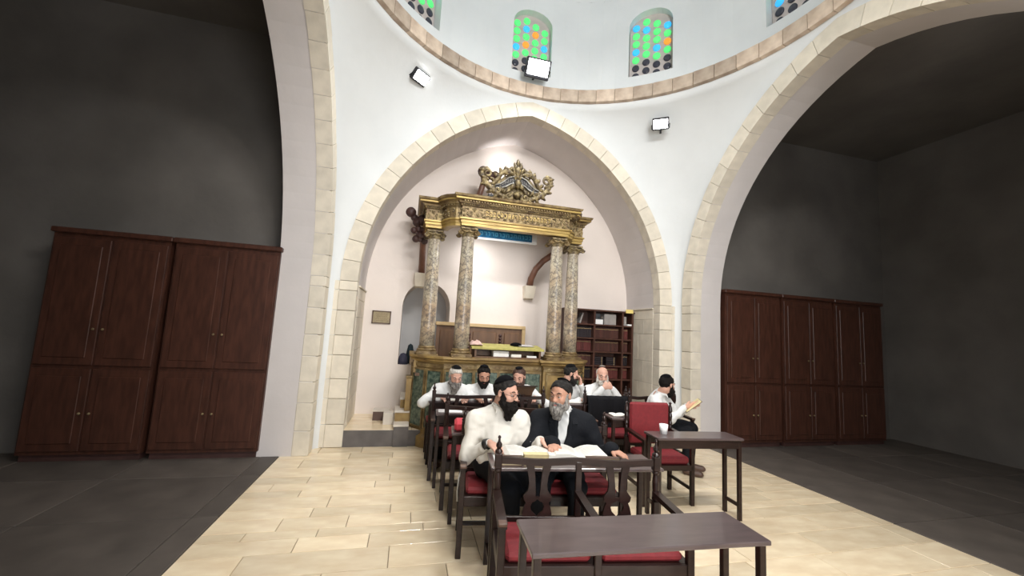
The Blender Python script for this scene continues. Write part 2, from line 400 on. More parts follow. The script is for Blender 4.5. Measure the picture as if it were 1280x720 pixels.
for a, b in zip(ou[:-1], ou[1:]): quad((a[0], YB, a[1]), (a[0], YB+.75, a[1]), (b[0], YB+.75, b[1]), (b[0], YB, b[1]))
quad((NX0, YB, NZ0), (NX1, YB, NZ0), (NX1, YB+.75, NZ0), (NX0, YB+.75, NZ0))
bw.mi = 1
bw.add([(x, YB+.749, z) for x, z in ou], [tuple(range(len(ou)))])
NICHE = mat('niche_plaster', (.60, .60, .60), .85, var=.08, scale=2, bump=.1)  # shade of the recess put into a greyer plaster
o = bw.obj('wall_back', [PLASTER2, NICHE]); struct(o)

# drum, dome, dome ring of stones
dr = MB(); RD = RR+.10; WZ0, WZ1, WH = 5.93, 6.80, R(6.9)
wins = [R(a) for a in (-.9+40.6*k for k in range(-4, 5))]
wins = [R(-.9+40*k) for k in range(9)]
NSG = 180; ZD = 7.35
def P(a, r, z): return (XA+r*sin(a), YC+r*cos(a), z)
def inwin(a):
    for wa in wins:
        d = (a-wa+pi) % (2*pi)-pi
        if abs(d) < WH: return wa, d
    return None
def wtop(d): return WZ1+.27*math.sqrt(max(0, 1-(d/WH)**2))
cuts = sorted(set([round(x, 6) % round(2*pi, 6) for wa in wins for x in [wa+WH*math.sin(pi/2*j/6) for j in range(-6, 7)]]))
allc = []
for k, a in enumerate(cuts):
    b = cuts[(k+1) % len(cuts)]
    if b < a: b += 2*pi
    if b-a > R(6):
        n = int((b-a)/R(4)); allc += [a+(b-a)*j/n for j in range(n)]
    else: allc.append(a)
allc.append(allc[0]+2*pi)
for a, b in zip(allc[:-1], allc[1:]):
    m_ = inwin((a+b)/2)
    if m_:
        wa = m_[0]
        da = max(-WH, min(WH, (a-wa+pi) % (2*pi)-pi)); db = max(-WH, min(WH, (b-wa+pi) % (2*pi)-pi))
        ta, tb = wtop(da), wtop(db)
        dr.add([P(a, RD, ZR), P(b, RD, ZR), P(b, RD, WZ0), P(a, RD, WZ0)], [(0, 1, 2, 3)])
        dr.add([P(a, RD, ta), P(b, RD, tb), P(b, RD, ZD), P(a, RD, ZD)], [(0, 1, 2, 3)])
        dr.add([P(a, RD, ta), P(b, RD, tb), P(b, RD+.22, tb), P(a, RD+.22, ta)], [(0, 1, 2, 3)])
        dr.add([P(a, RD, WZ0), P(b, RD, WZ0), P(b, RD+.22, WZ0), P(a, RD+.22, WZ0)], [(0, 1, 2, 3)])
    else:
        dr.add([P(a, RD, ZR), P(b, RD, ZR), P(b, RD, ZD), P(a, RD, ZD)], [(0, 1, 2, 3)])
for wa in wins:
    for s_ in (-1, 1):
        a = wa+s_*WH
        dr.add([P(a, RD, WZ0), P(a, RD+.22, WZ0), P(a, RD+.22, WZ1), P(a, RD, WZ1)], [(0, 1, 2, 3)])
o = dr.obj('wall_drum', PLASTER); struct(o)
dm = MB(); prev = None
for i in range(13):
    t = pi/2*i/12; dm_r = RD*cos(t)+.001; dm_z = ZD+RD*.95*sin(t)
    row = [P(2*pi*k/64, dm_r, dm_z) for k in range(64)]
    if prev: 
        vs = prev+row; dm.add(vs, [(k, (k+1) % 64, 64+(k+1) % 64, 64+k) for k in range(64)])
    prev = row
o = dm.obj('ceiling', PLASTER, smooth=True); struct(o)
# ring
rg = bpy.data.objects.new('trim_4', None); COL.objects.link(rg); struct(rg)
lg = MB(); row = []
for k in range(72):
    a = 2*pi*k/72; row += [P(a, RR-.0, ZR+.01), P(a, RD+.02, ZR+.01), P(a, RD+.02, ZR+.215), P(a, RR, ZR+.215)]
lg.add(row, [((k*4+j), (k*4+(j+1) % 4), (((k+1) % 72)*4+(j+1) % 4), (((k+1) % 72)*4+j)) for k in range(72) for j in range(4)])
lg.obj('ring_bed', MORTAR, rg)
NRG = 58; da = 2*pi/NRG; s_ = MB(); g = .0016
vs = []
for a in (-da/2+g, 0, da/2-g):
    for r_, z in ((RR-.025, 0), (RD+.01, 0), (RD+.01, .205), (RR-.025, .205)): vs.append((r_*sin(a), r_*cos(a), z))
s_.add(vs, [(i*4+j, i*4+(j+1) % 4, i*4+4+(j+1) % 4, i*4+4+j) for i in range(2) for j in range(4)]+[(0, 3, 2, 1), (8, 9, 10, 11)])
sm = s_.obj('ring_stone', STONE2, rg); sm.location = (XA, YC, ZR)
for k in range(1, NRG):
    o = link('ring_stone', sm.data, rg); o.location = (XA, YC, ZR+rnd.uniform(-.003, .003)); o.rotation_euler = (0, 0, k*da)

# windows: pierced stone screens with coloured glass bull's-eyes
SCREEN = mat('window_screen', (.62, .55, .52), .85, var=.15, scale=6, bump=.2)
gl = {c: mat('glass_'+c, col, .15, emit=col, es=e) for c, col, e in (('green', (.10, .80, .20), .62), ('blue', (.04, .46, .95), .7), ('orange', (.95, .32, .04), .62), ('dark', (.05, .05, .07), 0.0))}  # glow in the glass stands in for daylight behind it
disc = {}
for c in gl:
    m = MB(); m.M = Matrix.Rotation(pi/2, 4, 'X'); m.lathe([(.058, -.012), (.058, .012), (.046, .02), (.001, .023)], seg=16); disc[c] = m
    m.M = None
dd = {}
wn = 0
for wi, wa in enumerate(wins):
    if cos(wa) < -.2: continue                       # those behind the camera stay plain blind recesses
    wn += 1
    W = RD*sin(WH)+.01; fr_ = bpy.data.objects.new('window_%d' % wn, None); COL.objects.link(fr_); struct(fr_)
    c_ = P(wa, RD+.13, 0); fr_.location = c_; fr_.rotation_euler = (0, 0, -wa)
    poly = [(-W, WZ0-.02), (W, WZ0-.02), (W, WZ1)]+[(W*cos(pi*i/12), WZ1+.28*sin(pi*i/12)) for i in range(1, 12)]+[(-W, WZ1)]
    MB().prism(poly, 0, .03).obj('screen', SCREEN, fr_)
    for z in (6.22, 6.52, 6.80): MB().box(-W, W, -.006, 0, z, z+.006).obj('screen_joint', INKM, fr_)
    for ci in range(4):
        x = -.245+ci*.165
        for rowi in range(9):
            z = WZ0+.075+rowi*.145+(.0725 if ci % 2 else 0)
            lim = W-.02 if z < WZ1 else W*math.sqrt(max(0, 1-min(1, ((z+.04-WZ1)/.28)**2)))-.045
            if abs(x) > lim or z > WZ1+.2: continue
            if rowi < 2: c = 'dark'
            else:
                c = 'green'; q = (wi*7+rowi*5+ci*3) % 13
                if q in (2, 9, 11): c = 'blue'
                if q == 5: c = 'orange'
            if c not in dd:
                o = disc[c].obj('pane', gl[c], fr_, smooth=True); dd[c] = o.data
            else: o = link('pane', dd[c], fr_)
            o.location = (x, -.004, z)

# side arms, near arm and outer shells of the building (plain; side arms' dimness is in the plaster colour)
def room(name, x0, x1, y0, y1, z0, z1, m, skip=''):
    faces = {'L': [(x0, y0, z0), (x0, y1, z0), (x0, y1, z1), (x0, y0, z1)], 'R': [(x1, y0, z0), (x1, y0, z1), (x1, y1, z1), (x1, y1, z0)],
             'B': [(x0, y1, z0), (x1, y1, z0), (x1, y1, z1), (x0, y1, z1)], 'F': [(x0, y0, z0), (x0, y0, z1), (x1, y0, z1), (x1, y0, z0)],
             'T': [(x0, y0, z1), (x0, y1, z1), (x1, y1, z1), (x1, y0, z1)]}
    b = MB()
    for k, f in faces.items():
        if k in skip: continue
        b.add(f, [(0, 1, 2, 3)])
    o = b.obj(name, m); struct(o); return o
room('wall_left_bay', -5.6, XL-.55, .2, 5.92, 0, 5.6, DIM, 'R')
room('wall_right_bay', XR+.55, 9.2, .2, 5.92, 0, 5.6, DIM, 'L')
room('wall_rear_bay', -2.5, 6, -3.4, YN-.55, 0, 5.6, PLASTER, 'B')
wr = bpy.data.objects.new('window_8', None); COL.objects.link(wr); struct(wr)  # made-up window, added to go with the fill light
GLOWPANE = mat('daylit_pane', (.8, .85, .9), .2, emit=(.85, .93, 1), es=1.5)  # glowing panes of the added window
for i in range(4):
    for k in range(3): MB().box(i*.86+.03, i*.86+.83, -3.39, -3.37, 1.2+k*.88+.03, 1.2+k*.88+.85).obj('pane', GLOWPANE, wr)
m = MB().box(-.03, 3.47, -3.4, -3.35, 1.14, 1.2).box(-.03, 3.47, -3.4, -3.35, 3.84, 3.9)
for i in range(5): m.box(i*.86-.03, i*.86+.03, -3.4, -3.35, 1.2, 3.84)
m.obj('window_frame', PANELW, wr)

# ------------------------------------------------------------------ the columned reading platform with its gilded canopy
def sweep(path, prof, closed_top=True):
    m = MB(); n = len(path); rows = []
    nrm = []
    for i in range(n):
        d = []
        if i > 0: a = Vector(path[i])-Vector(path[i-1]); d.append(Vector((a.y, -a.x)).normalized())
        if i < n-1: a = Vector(path[i+1])-Vector(path[i]); d.append(Vector((a.y, -a.x)).normalized())
        if len(d) == 2:
            s_ = (d[0]+d[1]).normalized(); s_ = s_/max(.35, s_.dot(d[0]))
        else: s_ = d[0]
        nrm.append(s_)
    vs = []; K = len(prof)
    for i in range(n):
        for o_, z in prof: vs.append((path[i][0]+nrm[i].x*o_, path[i][1]+nrm[i].y*o_, z))
    fs = [(i*K+j, (i+1)*K+j, (i+1)*K+(j+1) % K, i*K+(j+1) % K) for i in range(n-1) for j in range(K)]
    fs += [tuple(range(K))[::-1], tuple((n-1)*K+j for j in range(K))]
    return m.add(vs, fs)
BX = 1.46
bim = thing('reading_platform', 'tall gilded reading platform with four veined marble columns and a carved canopy', 'platform', (BX, 5.85, 0))
def rel(pts): return [(x-BX, y-5.85) for x, y in pts]
# body: path runs left-back -> front -> right-back
bp_ = rel([(.12, 6.93), (.12, 6.16), (.30, 5.90), (.52, 5.76), (.95, 5.76), (.95, 5.82), (1.99, 5.82), (1.99, 5.74), (2.42, 5.74), (2.62, 5.88), (2.80, 6.14), (2.80, 6.93)])
sweep(bp_, [(-.05, 0), (.045, 0), (.045, .14), (.0, .18), (.0, 1.17), (-.05, 1.17)]).obj('body', BASEG, bim)
sweep(bp_, [(-.07, 1.17), (.02, 1.17), (.055, 1.20), (.04, 1.215), (.075, 1.235), (.075, 1.262), (-.07, 1.262)]).obj('ledge', BASEG, bim)
MB().box(.14-BX, 2.78-BX, .16, 1.06, .96, 1.0).obj('deck', PANELW, bim)
def onface(ax, ay, bx, by, z0, z1, t0, t1, out, th, m, name):
    a = Vector((ax-BX, ay-5.85, 0)); b = Vector((bx-BX, by-5.85, 0)); d = (b-a); L_ = d.length; d.normalize(); nn = Vector((d.y, -d.x, 0))
    p = a+d*(L_*t0); q = a+d*(L_*t1); mm = MB(); vs = []
    for pt in (p, q):
        for z in (z0, z1):
            for o_ in (out, out+th): vs.append(tuple(pt+nn*o_+Vector((0, 0, z))))
    mm.add(vs, [(0, 1, 3, 2), (4, 6, 7, 5), (0, 4, 5, 1), (2, 3, 7, 6), (0, 2, 6, 4), (1, 5, 7, 3)])
    return mm.obj(name, m, bim)
faces = [((.12, 6.93), (.12, 6.16), 0), ((.12, 6.16), (.30, 5.90), 0), ((.30, 5.90), (.52, 5.76), 0), ((.52, 5.76), (.95, 5.76), 1), ((.95, 5.82), (1.99, 5.82), 2), ((1.99, 5.74), (2.42, 5.74), 3), ((2.42, 5.74), (2.62, 5.88), 0), ((2.62, 5.88), (2.80, 6.14), 0)]
for (a, b, k) in faces:
    spans = {0: [(.1, .9)], 1: [(.08, .40), (.52, .95)], 2: [(.03, .34), (.38, .66), (.70, .97)], 3: [(.14, .86)]}[k]
    for t0, t1 in spans:
        mt = GREENM if k != 3 else BASEG
        onface(*a, *b, .27, 1.06, t0, t1, .004, .012, mt, 'inlay_panel')
        L_ = math.dist(a, b); e = .022/L_
        for z0, z1 in ((.25, .275), (1.055, 1.08)): onface(*a, *b, z0, z1, t0-e, t1+e, .004, .026, GOLD, 'panel_frame')
        for s0 in (t0-e, t1): onface(*a, *b, .275, 1.055, s0, s0+e, .004, .026, GOLD, 'panel_frame')
    for z in (1.10,): onface(*a, *b, z, z+.05, .0, 1, .004, .014, GOLD, 'frieze_strip')
# columns
def volute(m, c, ax, r=.036):
    P_ = []; c = Vector(c); ax = Vector(ax).normalized()
    for i in range(22):
        a = i/21*2*pi*1.6; rr_ = r*(1-.72*i/21); P_.append(c+ax*(rr_*cos(a))+Vector((0, 0, -rr_*sin(a)+.0)))
    m.tube(P_, [.0135*(1-.45*i/21) for i in range(22)], 6)
    m.ball(c, r*.35, 8, 5)
def column(x, y):
    cx, cy = x-BX, y-5.85
    m = MB(); m.lathe([(.112, 0), (.1115, .3), (.108, .8), (.098, 1.3), (.088, 1.66), (.092, 1.68)], seg=24)
    c = m.obj('column', MARBLE, bim, True, (cx, cy, 1.365))
    m = MB(); m.box(-.15, .15, -.15, .15, -.105, -.055, .006).lathe([(.142, -.055), (.146, -.035), (.13, -.018), (.122, -.012), (.128, .0), (.118, .018), (.114, .022)], seg=24)
    m.obj('column_base', GOLD, c)
    m = MB(); z0 = 1.66
    m.lathe([(.09, z0), (.098, z0+.008), (.092, z0+.02), (.096, z0+.05), (.118, z0+.085), (.12, z0+.1)], seg=20)
    m.box(-.125, .125, -.125, .125, z0+.10, z0+.13, .006)
    m.obj('capital_bell', BRONZE, c)
    m = MB()
    for sx in (-1, 1):
        for sy in (-1, 1): volute(m, (sx*.122, sy*.112, z0+.058), (sx, sy*.5, 0), .04)
        m.bar((sx*.11, -.1, z0+.065), (sx*.11, .1, z0+.065), .06, .05)
    for sy in (-1, 1):
        m.tube([(-.11, sy*.12, z0+.085), (-.05, sy*.125, z0+.06), (0, sy*.125, z0+.075), (.05, sy*.125, z0+.06), (.11, sy*.12, z0+.085)], .012, 6)
        m.ball((0, sy*.12, z0+.085), .02, 8, 5)
    m.obj('volutes', GOLD if y < 6 else BRONZE, c, True)
for x, y in ((.755, 5.87), (2.175, 5.87), (.285, 6.26), (2.61, 6.26)): column(x, y)
for x, y in ((.285, 6.26), (2.64, 6.26)):
    MB().box(x-.17-BX, x+.17-BX, y-.17-5.85, y+.17-5.85, 1.0, 1.262).obj('pedestal', BASEG, bim)
# entablature: front section breaks forward, curved cheeks, straight returns to the wall
cheekL = [(.13, 6.98), (.13, 6.11), (.375, 6.11), (.395, 6.02), (.43, 5.93), (.48, 5.86), (.55, 5.82), (.63, 5.81)]
front = [(.63, 5.745), (2.31, 5.745)]
def mir(p): return [(2*BX-x-.09*max(0, (2*BX-x-2.35)/.44), y) for x, y in reversed(p)]
ent = rel(cheekL+front+mir(cheekL))
Z0 = 3.185
sweep(ent, [(-.12, Z0-.005), (.0, Z0-.005), (.0, Z0+.035), (.012, Z0+.04), (.012, Z0+.075), (.03, Z0+.085), (.03, Z0+.105), (-.12, Z0+.105)]).obj('architrave', GOLDB, bim)
sweep(ent, [(-.12, Z0+.106), (.004, Z0+.106), (.004, Z0+.285), (-.12, Z0+.285)]).obj('frieze', GOLD, bim)
sweep(ent, [(-.12, Z0+.286), (.02, Z0+.286), (.03, Z0+.31), (.05, Z0+.315), (.062, Z0+.345), (.10, Z0+.36), (.105, Z0+.385), (.125, Z0+.40), (.135, Z0+.43), (-.12, Z0+.44)]).obj('cornice', GOLD, bim)
sweep(ent, [(.095, Z0+.362), (.109, Z0+.362), (.111, Z0+.384), (.095, Z0+.384)]).obj('bright_fillet', GOLDB, bim)
# carving on the frieze: running scroll of leaves and rosettes
def along(path, step):
    out = []
    for a, b in zip(path[:-1], path[1:]):
        a = Vector((*a, 0)); b = Vector((*b, 0)); L_ = (b-a).length; n = max(1, int(L_/step))
        d = (b-a).normalized()
        for i in range(n): out.append((a+(b-a)*((i+.5)/n), d, Vector((d.y, -d.x, 0))))
    return out
m = MB(); k = 0
for p, d, nn in along(ent, .052):
    k += 1; c = p+nn*.008+Vector((0, 0, Z0+.195)); s_ = 1 if k % 2 else -1
    a0 = k*1.7
    pts = [c+d*(.020*cos(a0+u*.8))*(1-.1*u)+Vector((0, 0, .052*cos(k*2.1)*.5+.026*sin(a0+u*.8)*(1-.1*u))) for u in range(7)]
    m.tube(pts, [.009, .011, .011, .010, .009, .008, .006], 5)
    m.ball(tuple(c+Vector((0, 0, s_*-.05))), .015 if k % 3 else .021, 7, 4)
    m.ball(tuple(c+d*.022+Vector((0, 0, s_*.055))), .012, 6, 4)
m.obj('frieze_carving', BRONZE, bim, True)['kind'] = 'stuff'
m = MB()
for p, d, nn in along(ent, .03): m.ball(tuple(p+nn*.045+Vector((0, 0, Z0+.300))), .011, 6, 4)
m.obj('bead_row', BRONZE, bim)['kind'] = 'stuff'
m = MB()
for p, d, nn in along(rel(front), .042):
    m.bar(p+nn*.07+Vector((0, 0, Z0+.335)), p+nn*.07+Vector((0, 0, Z0+.358)), .02, .03, tuple(nn))
m.obj('dentil_row', GOLD, bim)['kind'] = 'stuff'
# letters of a dedication on the front frieze, worn past reading: raised strokes
rs = random.Random(5); m = MB()
x = .98
while x < 2.0:
    wd = rs.choice((.03, .04, .035)); zc = Z0+.20; y = 5.745-.012
    X = x-BX; Y = y-5.85
    m.box(X, X+wd, Y-.008, Y+.008, zc+.02, zc+.032)
    if rs.random() < .8: m.box(X+wd-.011, X+wd, Y-.008, Y+.008, zc-.035, zc+.02)
    if rs.random() < .55: m.box(X, X+.011, Y-.008, Y+.008, zc-.035, zc+.01)
    if rs.random() < .4: m.box(X, X+wd, Y-.008, Y+.008, zc-.035, zc-.024)
    x += wd+.022
m.obj('raised_lettering', GOLDB, bim)
# flat roof of the canopy and its soffit
rp = rel([(.30, 6.95), (.30, 6.2), (.68, 5.85), (2.24, 5.85), (2.62, 6.2), (2.62, 6.95)])
m = MB(); n = len(rp)
for z0, z1 in ((Z0+.40, Z0+.43),):
    m.add([(x, y, z0) for x, y in rp]+[(x, y, z1) for x, y in rp], [tuple(range(n))[::-1], tuple(range(n, 2*n))]+[(i, (i+1) % n, (i+1) % n+n, i+n) for i in range(n)])
m.obj('canopy_roof', PANELW, bim)
# blue inscribed board under the canopy, framed in white
y = .62
MB().box(.93-BX, 2.02-BX, y, y+.03, 3.17, 3.36).obj('board_frame', WHITEM, bim)
bb = MB().box(.99-BX, 1.93-BX, y-.012, y, 3.20, 3.33).obj('inscribed_board', BLUEP, bim)
m = MB(); x = 1.02; rs = random.Random(9)
while x < 1.88:
    wd = rs.choice((.035, .05, .045)); X = x-BX
    m.box(X, X+wd, y-.02, y-.012, 3.285, 3.298)
    if rs.random() < .85: m.box(X+wd-.012, X+wd, y-.02, y-.012, 3.235, 3.285)
    if rs.random() < .5: m.box(X, X+.012, y-.02, y-.012, 3.235, 3.28)
    if rs.random() < .4: m.box(X, X+wd, y-.02, y-.012, 3.235, 3.247)
    x += wd+.022
m.obj('lettering', BLUEL, bb)
# crest: rocaille cartouche
cr = bpy.data.objects.new('crest', None); COL.objects.link(cr); cr.parent = bim; cr.location = (-.02, -.06, Z0+.44)
def leaf(m, base, tip, wdt, bow=.03, seg=6):
    b = Vector(base); t = Vector(tip); d = t-b; L_ = d.length; d.normalize(); sd = Vector((0, -1, 0)).cross(d).normalized()
    vs = []; n = seg
    for i in range(n+1):
        u = i/n; w_ = wdt*(sin(pi*min(.97, u*.9+.08))**.8)*(1+.22*(i % 2)); c = b+d*(L_*u)+Vector((0, -bow*sin(pi*u)-.012, 0))
        vs += [tuple(c+sd*w_+Vector((0, .014, 0))), tuple(c+Vector((0, -.016, 0))), tuple(c-sd*w_+Vector((0, .014, 0))), tuple(c+Vector((0, .028, 0)))]
    fs = []
    for i in range(n):
        for j in range(4): fs.append((i*4+j, i*4+(j+1) % 4, (i+1)*4+(j+1) % 4, (i+1)*4+j))
    fs += [(3, 2, 1, 0), (n*4, n*4+1, n*4+2, n*4+3)]
    m.add(vs, fs)
def spiral(c, r, turns, start, sgn, n=26, y=-.02):
    return [(c[0]+sgn*(r*(1-.8*i/(n-1)))*cos(start+turns*2*pi*i/(n-1)), y-.03*i/(n-1), c[1]+(r*(1-.8*i/(n-1)))*sin(start+turns*2*pi*i/(n-1))) for i in range(n)]
m = MB()
for k, (dx, z) in enumerate(((0, .70), (-.045, .64), (.05, .645), (-.075, .57), (.08, .575), (-.06, .50), (.065, .50))):
    leaf(m, (dx*.35, .0, z-.16), (dx*1.25, 0, z), .033, .04)
leaf(m, (0, -.02, .38), (0, 0, .62), .05, .05)
m.obj('plume', BRONZE, cr, True)
for s_ in (-1, 1):
    m = MB()
    # outer C-scrolls curling up at each end
    m.tube([(s_*.10, -.02, .06), (s_*.22, -.03, .07), (s_*.34, -.03, .12), (s_*.44, -.02, .20), (s_*.51, 0, .30), (s_*.555, 0, .40), (s_*.53, 0, .47), (s_*.48, -.01, .485), (s_*.45, -.02, .455), (s_*.465, -.03, .43)], [.02, .032, .04, .043, .045, .04, .036, .03, .024, .016], 9, 1.3)
    m.tube(spiral((s_*.475, .40), .075, 1.3, 0, s_), [.024*(1-.5*i/25) for i in range(26)], 7)
    m.tube([(s_*.04, -.03, .42), (s_*.12, -.05, .455), (s_*.20, -.05, .46), (s_*.27, -.04, .41), (s_*.31, -.03, .33), (s_*.37, -.02, .26), (s_*.43, -.02, .24)], [.022, .03, .036, .036, .032, .028, .02], 8, 1.2)
    m.tube(spiral((s_*.175, .455), .055, 1.4, .8, s_, y=-.05), [.022*(1-.5*i/25) for i in range(26)], 7)
    m.tube(spiral((s_*.13, .085), .06, 1.3, 2.2, s_, y=-.04), [.024*(1-.5*i/25) for i in range(26)], 7)
    m.tube(spiral((s_*.305, .155), .045, 1.3, 2.6, s_, y=-.05), [.018*(1-.5*i/25) for i in range(26)], 7)
    m.obj('scroll', BRONZE, cr, True)
    m = MB()
    for b, t, w_ in (((.20, .40), (.19, .56), .035), ((.24, .40), (.285, .52), .03), ((.30, .34), (.37, .43), .03), ((.36, .28), (.43, .35), .026), ((.44, .30), (.60, .36), .03), ((.42, .22), (.57, .23), .032), ((.36, .16), (.47, .10), .032), ((.28, .11), (.37, .02), .03), ((.18, .08), (.25, -.01), .03), ((.50, .42), (.60, .46), .026), ((.06, .10), (.10, .0), .03), ((.12, .47), (.10, .56), .028), ((.27, .22), (.20, .12), .03), ((.10, .20), (.19, .12), .03)):
        leaf(m, (s_*b[0], -.02, b[1]), (s_*t[0], -.01, t[1]), w_, .03)
    m.obj('acanthus_leaves', BRONZE, cr, True)
    m = MB()      # dark winged tablet with silver rim
    A = [(s_*x, z) for x, z in ((0, .405), (.07, .40), (.14, .37), (.20, .31), (.27, .255), (.345, .225))]
    B = [(s_*x, z) for x, z in ((0, .30), (.06, .295), (.12, .27), (.18, .225), (.25, .195), (.335, .19))]
    m.strip(A, B, -.03, .03); m.obj('tablet', CREST_D, cr)
    m = MB()
    for q in (A, B): m.tube([(x, -.045, z) for x, z in q], .012, 6)
    for i in range(7):
        u = i/7; x = s_*(.03+.27*u); z = .352-.03*u-.10*u*u
        m.box(min(x, x+s_*.02), max(x, x+s_*.02), -.04, -.03, z-.03, z-.02); m.box(x-.004, x+.004, -.04, -.03, z-.03, z+.02)
    m.obj('tablet_rim', SILVER, cr, True)
m = MB()
m.ball((0, -.05, .40), .03, 10, 6); leaf(m, (0, -.05, .36), (0, -.05, .20), .05, .04); leaf(m, (-.03, -.04, .28), (-.10, -.04, .19), .035); leaf(m, (.03, -.04, .28), (.10, -.04, .19), .035)
leaf(m, (0, -.04, .17), (0, -.02, .05), .06, .04)
m.obj('shell', BRONZE, cr, True)
m = MB().prism([(-.40, .20), (-.30, .12), (-.14, .03), (.14, .03), (.30, .12), (.40, .20), (.30, .30), (.2, .40), (.08, .46), (-.08, .46), (-.2, .40), (-.30, .30)], -.01, .04)
m.obj('crest_back', BRONZE, cr)
m = MB()
for x in (-.28, .28): m.bar((x, .02, -.005), (x, .02, .2), .03, .03, (0, 1, 0))
m.obj('crest_stay', CREST_D, cr)
# reading desk on the front ledge
dk = bpy.data.objects.new('reading_desk', None); COL.objects.link(dk); dk.parent = bim; dk.location = (0, 0, 1.262)
MB().box(-.50, .52, .02, .30, 0, .02).box(-.50, -.47, .0, .30, .02, .13).box(.49, .52, .0, .30, .02, .13).box(-.5, .52, .28, .30, .02, .16).obj('desk_box', PANELW, dk)
m = MB(); m.add([(-.55, -.03, .125), (.56, -.03, .125), (.56, .34, .175), (-.55, .34, .175), (-.55, -.03, .152), (.56, -.03, .152), (.56, .34, .2), (-.55, .34, .2)], [(3, 2, 1, 0), (4, 5, 6, 7), (0, 1, 5, 4), (1, 2, 6, 5), (2, 3, 7, 6), (3, 0, 4, 7)])
m.obj('cloth_top', CLOTH_G, dk)

def at_b(x, y, z): return (x, y, z)
# things on the platform desk
def stack(name, label, cat, loc, w_, d_, h_, m_, rz=0, n=1, group=None):
    t = thing(name, label, cat, loc, rz, group); rr_ = random.Random(int(loc[0]*1000)); z = 0
    for i in range(n):
        j = rr_.uniform(-.006, .006)
        MB().box(-w_/2+j, w_/2+j, -d_/2, d_/2, z, z+h_/n-.001, .003).obj('bundle', m_, t); z += h_/n
    return t
stack('paper_stack', 'thick stack of white papers in the open box below the green-gold reading desk cloth', 'papers', (1.36, 5.95, 1.283), .24, .14, .085, WHITEM, .05, 3)
stack('paper_stack', 'low white paper pile at the right end inside the reading desk box', 'papers', (1.84, 5.92, 1.283), .15, .12, .03, WHITEM, -.1, 1)
stack('paper_stack', 'thin white paper slips in the reading desk box, right of the thick stack', 'papers', (1.60, 5.93, 1.283), .16, .12, .045, PAGE, .1, 1)
m = MB(); rs = random.Random(2)
vs = []; fs = []; NXc, NYc = 12, 8
for i in range(NXc):
    for j in range(NYc):
        u = i/(NXc-1)*2-1; v = j/(NYc-1)*2-1; e_ = max(0, 1-max(abs(u), abs(v))**3)
        vs.append((u*.10, v*.09, .004+e_*(.045+.02*sin(u*7+v*3)+.018*cos(v*9-u*2))))
for i in range(NXc-1):
    for j in range(NYc-1): a = i*NYc+j; fs.append((a, a+NYc, a+NYc+1, a+1))
PINK = mat('pink_cloth', (.75, .52, .46), .8, var=.15, scale=12)
m.add(vs, fs); n0 = len(vs)
o = m.obj('crumpled_cloth', PINK, None, True); o.location = (.99, 5.98, 1.443); tag(o, 'crumpled pink cloth at the left end of the green-gold reading desk', 'cloth')
sol = o.modifiers.new('thick', 'SOLIDIFY'); sol.thickness = .006
o = MB().lathe([(.001, .045), (.04, .042), (.08, .025), (.095, 0), (.09, 0), (.001, .0)][::-1], seg=18).obj('skullcap', VELVET, None, True); o.location = (1.64, 6.08, 1.455); tag(o, 'black skullcap lying on the green-gold reading desk top', 'skullcap')
o = MB().box(-.13, .13, -.08, .08, 0, .004).obj('paper_sheet', mat('grey_sheet', (.55, .53, .52), .6), None); o.location = (1.78, 6.06, 1.457); o.rotation_euler = (.13, 0, .15); tag(o, 'loose grey paper sheet on the right half of the reading desk top', 'paper')

# curved wooden brackets tying the canopy to the back wall
def bracket(label, pts, rad, corb, knobs, loc):
    t = thing('canopy_bracket', label, 'bracket', loc)
    L_ = Vector(loc); sub = lambda p: tuple(Vector(p)-L_)
    MB().tube([sub(p) for p in pts], rad, 8, 1.3).obj('curved_strut', REDW, t, True)
    if corb:
        x, z = corb; m = MB(); m.M = Matrix.Translation(-L_)
        m.add([(x-.1, YB, z), (x+.1, YB, z), (x+.1, YB-.2, z), (x-.1, YB-.2, z), (x-.085, YB, z-.24), (x+.085, YB, z-.24), (x+.085, YB-.11, z-.22), (x-.085, YB-.11, z-.22)], [(0, 1, 2, 3), (7, 6, 5, 4), (0, 3, 7, 4), (3, 2, 6, 7), (2, 1, 5, 6)])
        m.obj('stone_corbel', STONE, t)
    if knobs:
        m = MB()
        for p, r_ in knobs: m.ball(sub(p), r_, 12, 8)
        K = sorted(knobs, key=lambda e: -e[0][2]); m.tube([sub(p) for p, r_ in K], [r_*.62 for p, r_ in K], 8)
        m.obj('carved_scroll', DKW, t, True)
bracket('curved red-brown wooden bracket on a stone corbel, left of the canopy, with knobbly dark carving', [(.14, YB-.10, 2.56), (.13, YB-.16, 2.85), (.12, YB-.25, 3.05), (.13, YB-.38, 3.20), (.18, YB-.5, 3.3)], [.055, .05, .05, .05, .05], (.13, 2.56),
        [((-.11, 6.62, 3.52), .085), ((-.05, 6.64, 3.44), .06), ((.0, 6.6, 3.36), .075), ((-.04, 6.6, 3.22), .055), ((.03, 6.62, 3.25), .06), ((.0, 6.6, 3.08), .06), ((.06, 6.62, 3.14), .07), ((.08, 6.6, 3.4), .09), ((.14, 6.62, 3.06), .055), ((.10, 6.62, 3.25), .05)], (.14, 6.9, 2.4))
bracket('curved red-brown wooden bracket springing from a stone corbel on the back wall under the canopy', [(2.06, YB-.10, 2.50), (2.07, YB-.15, 2.64), (2.13, YB-.2, 2.80), (2.24, YB-.26, 2.95), (2.40, YB-.34, 3.08), (2.52, YB-.42, 3.2)], [.06, .058, .056, .055, .055, .055], (2.06, 2.50), None, (2.06, 6.9, 2.4))
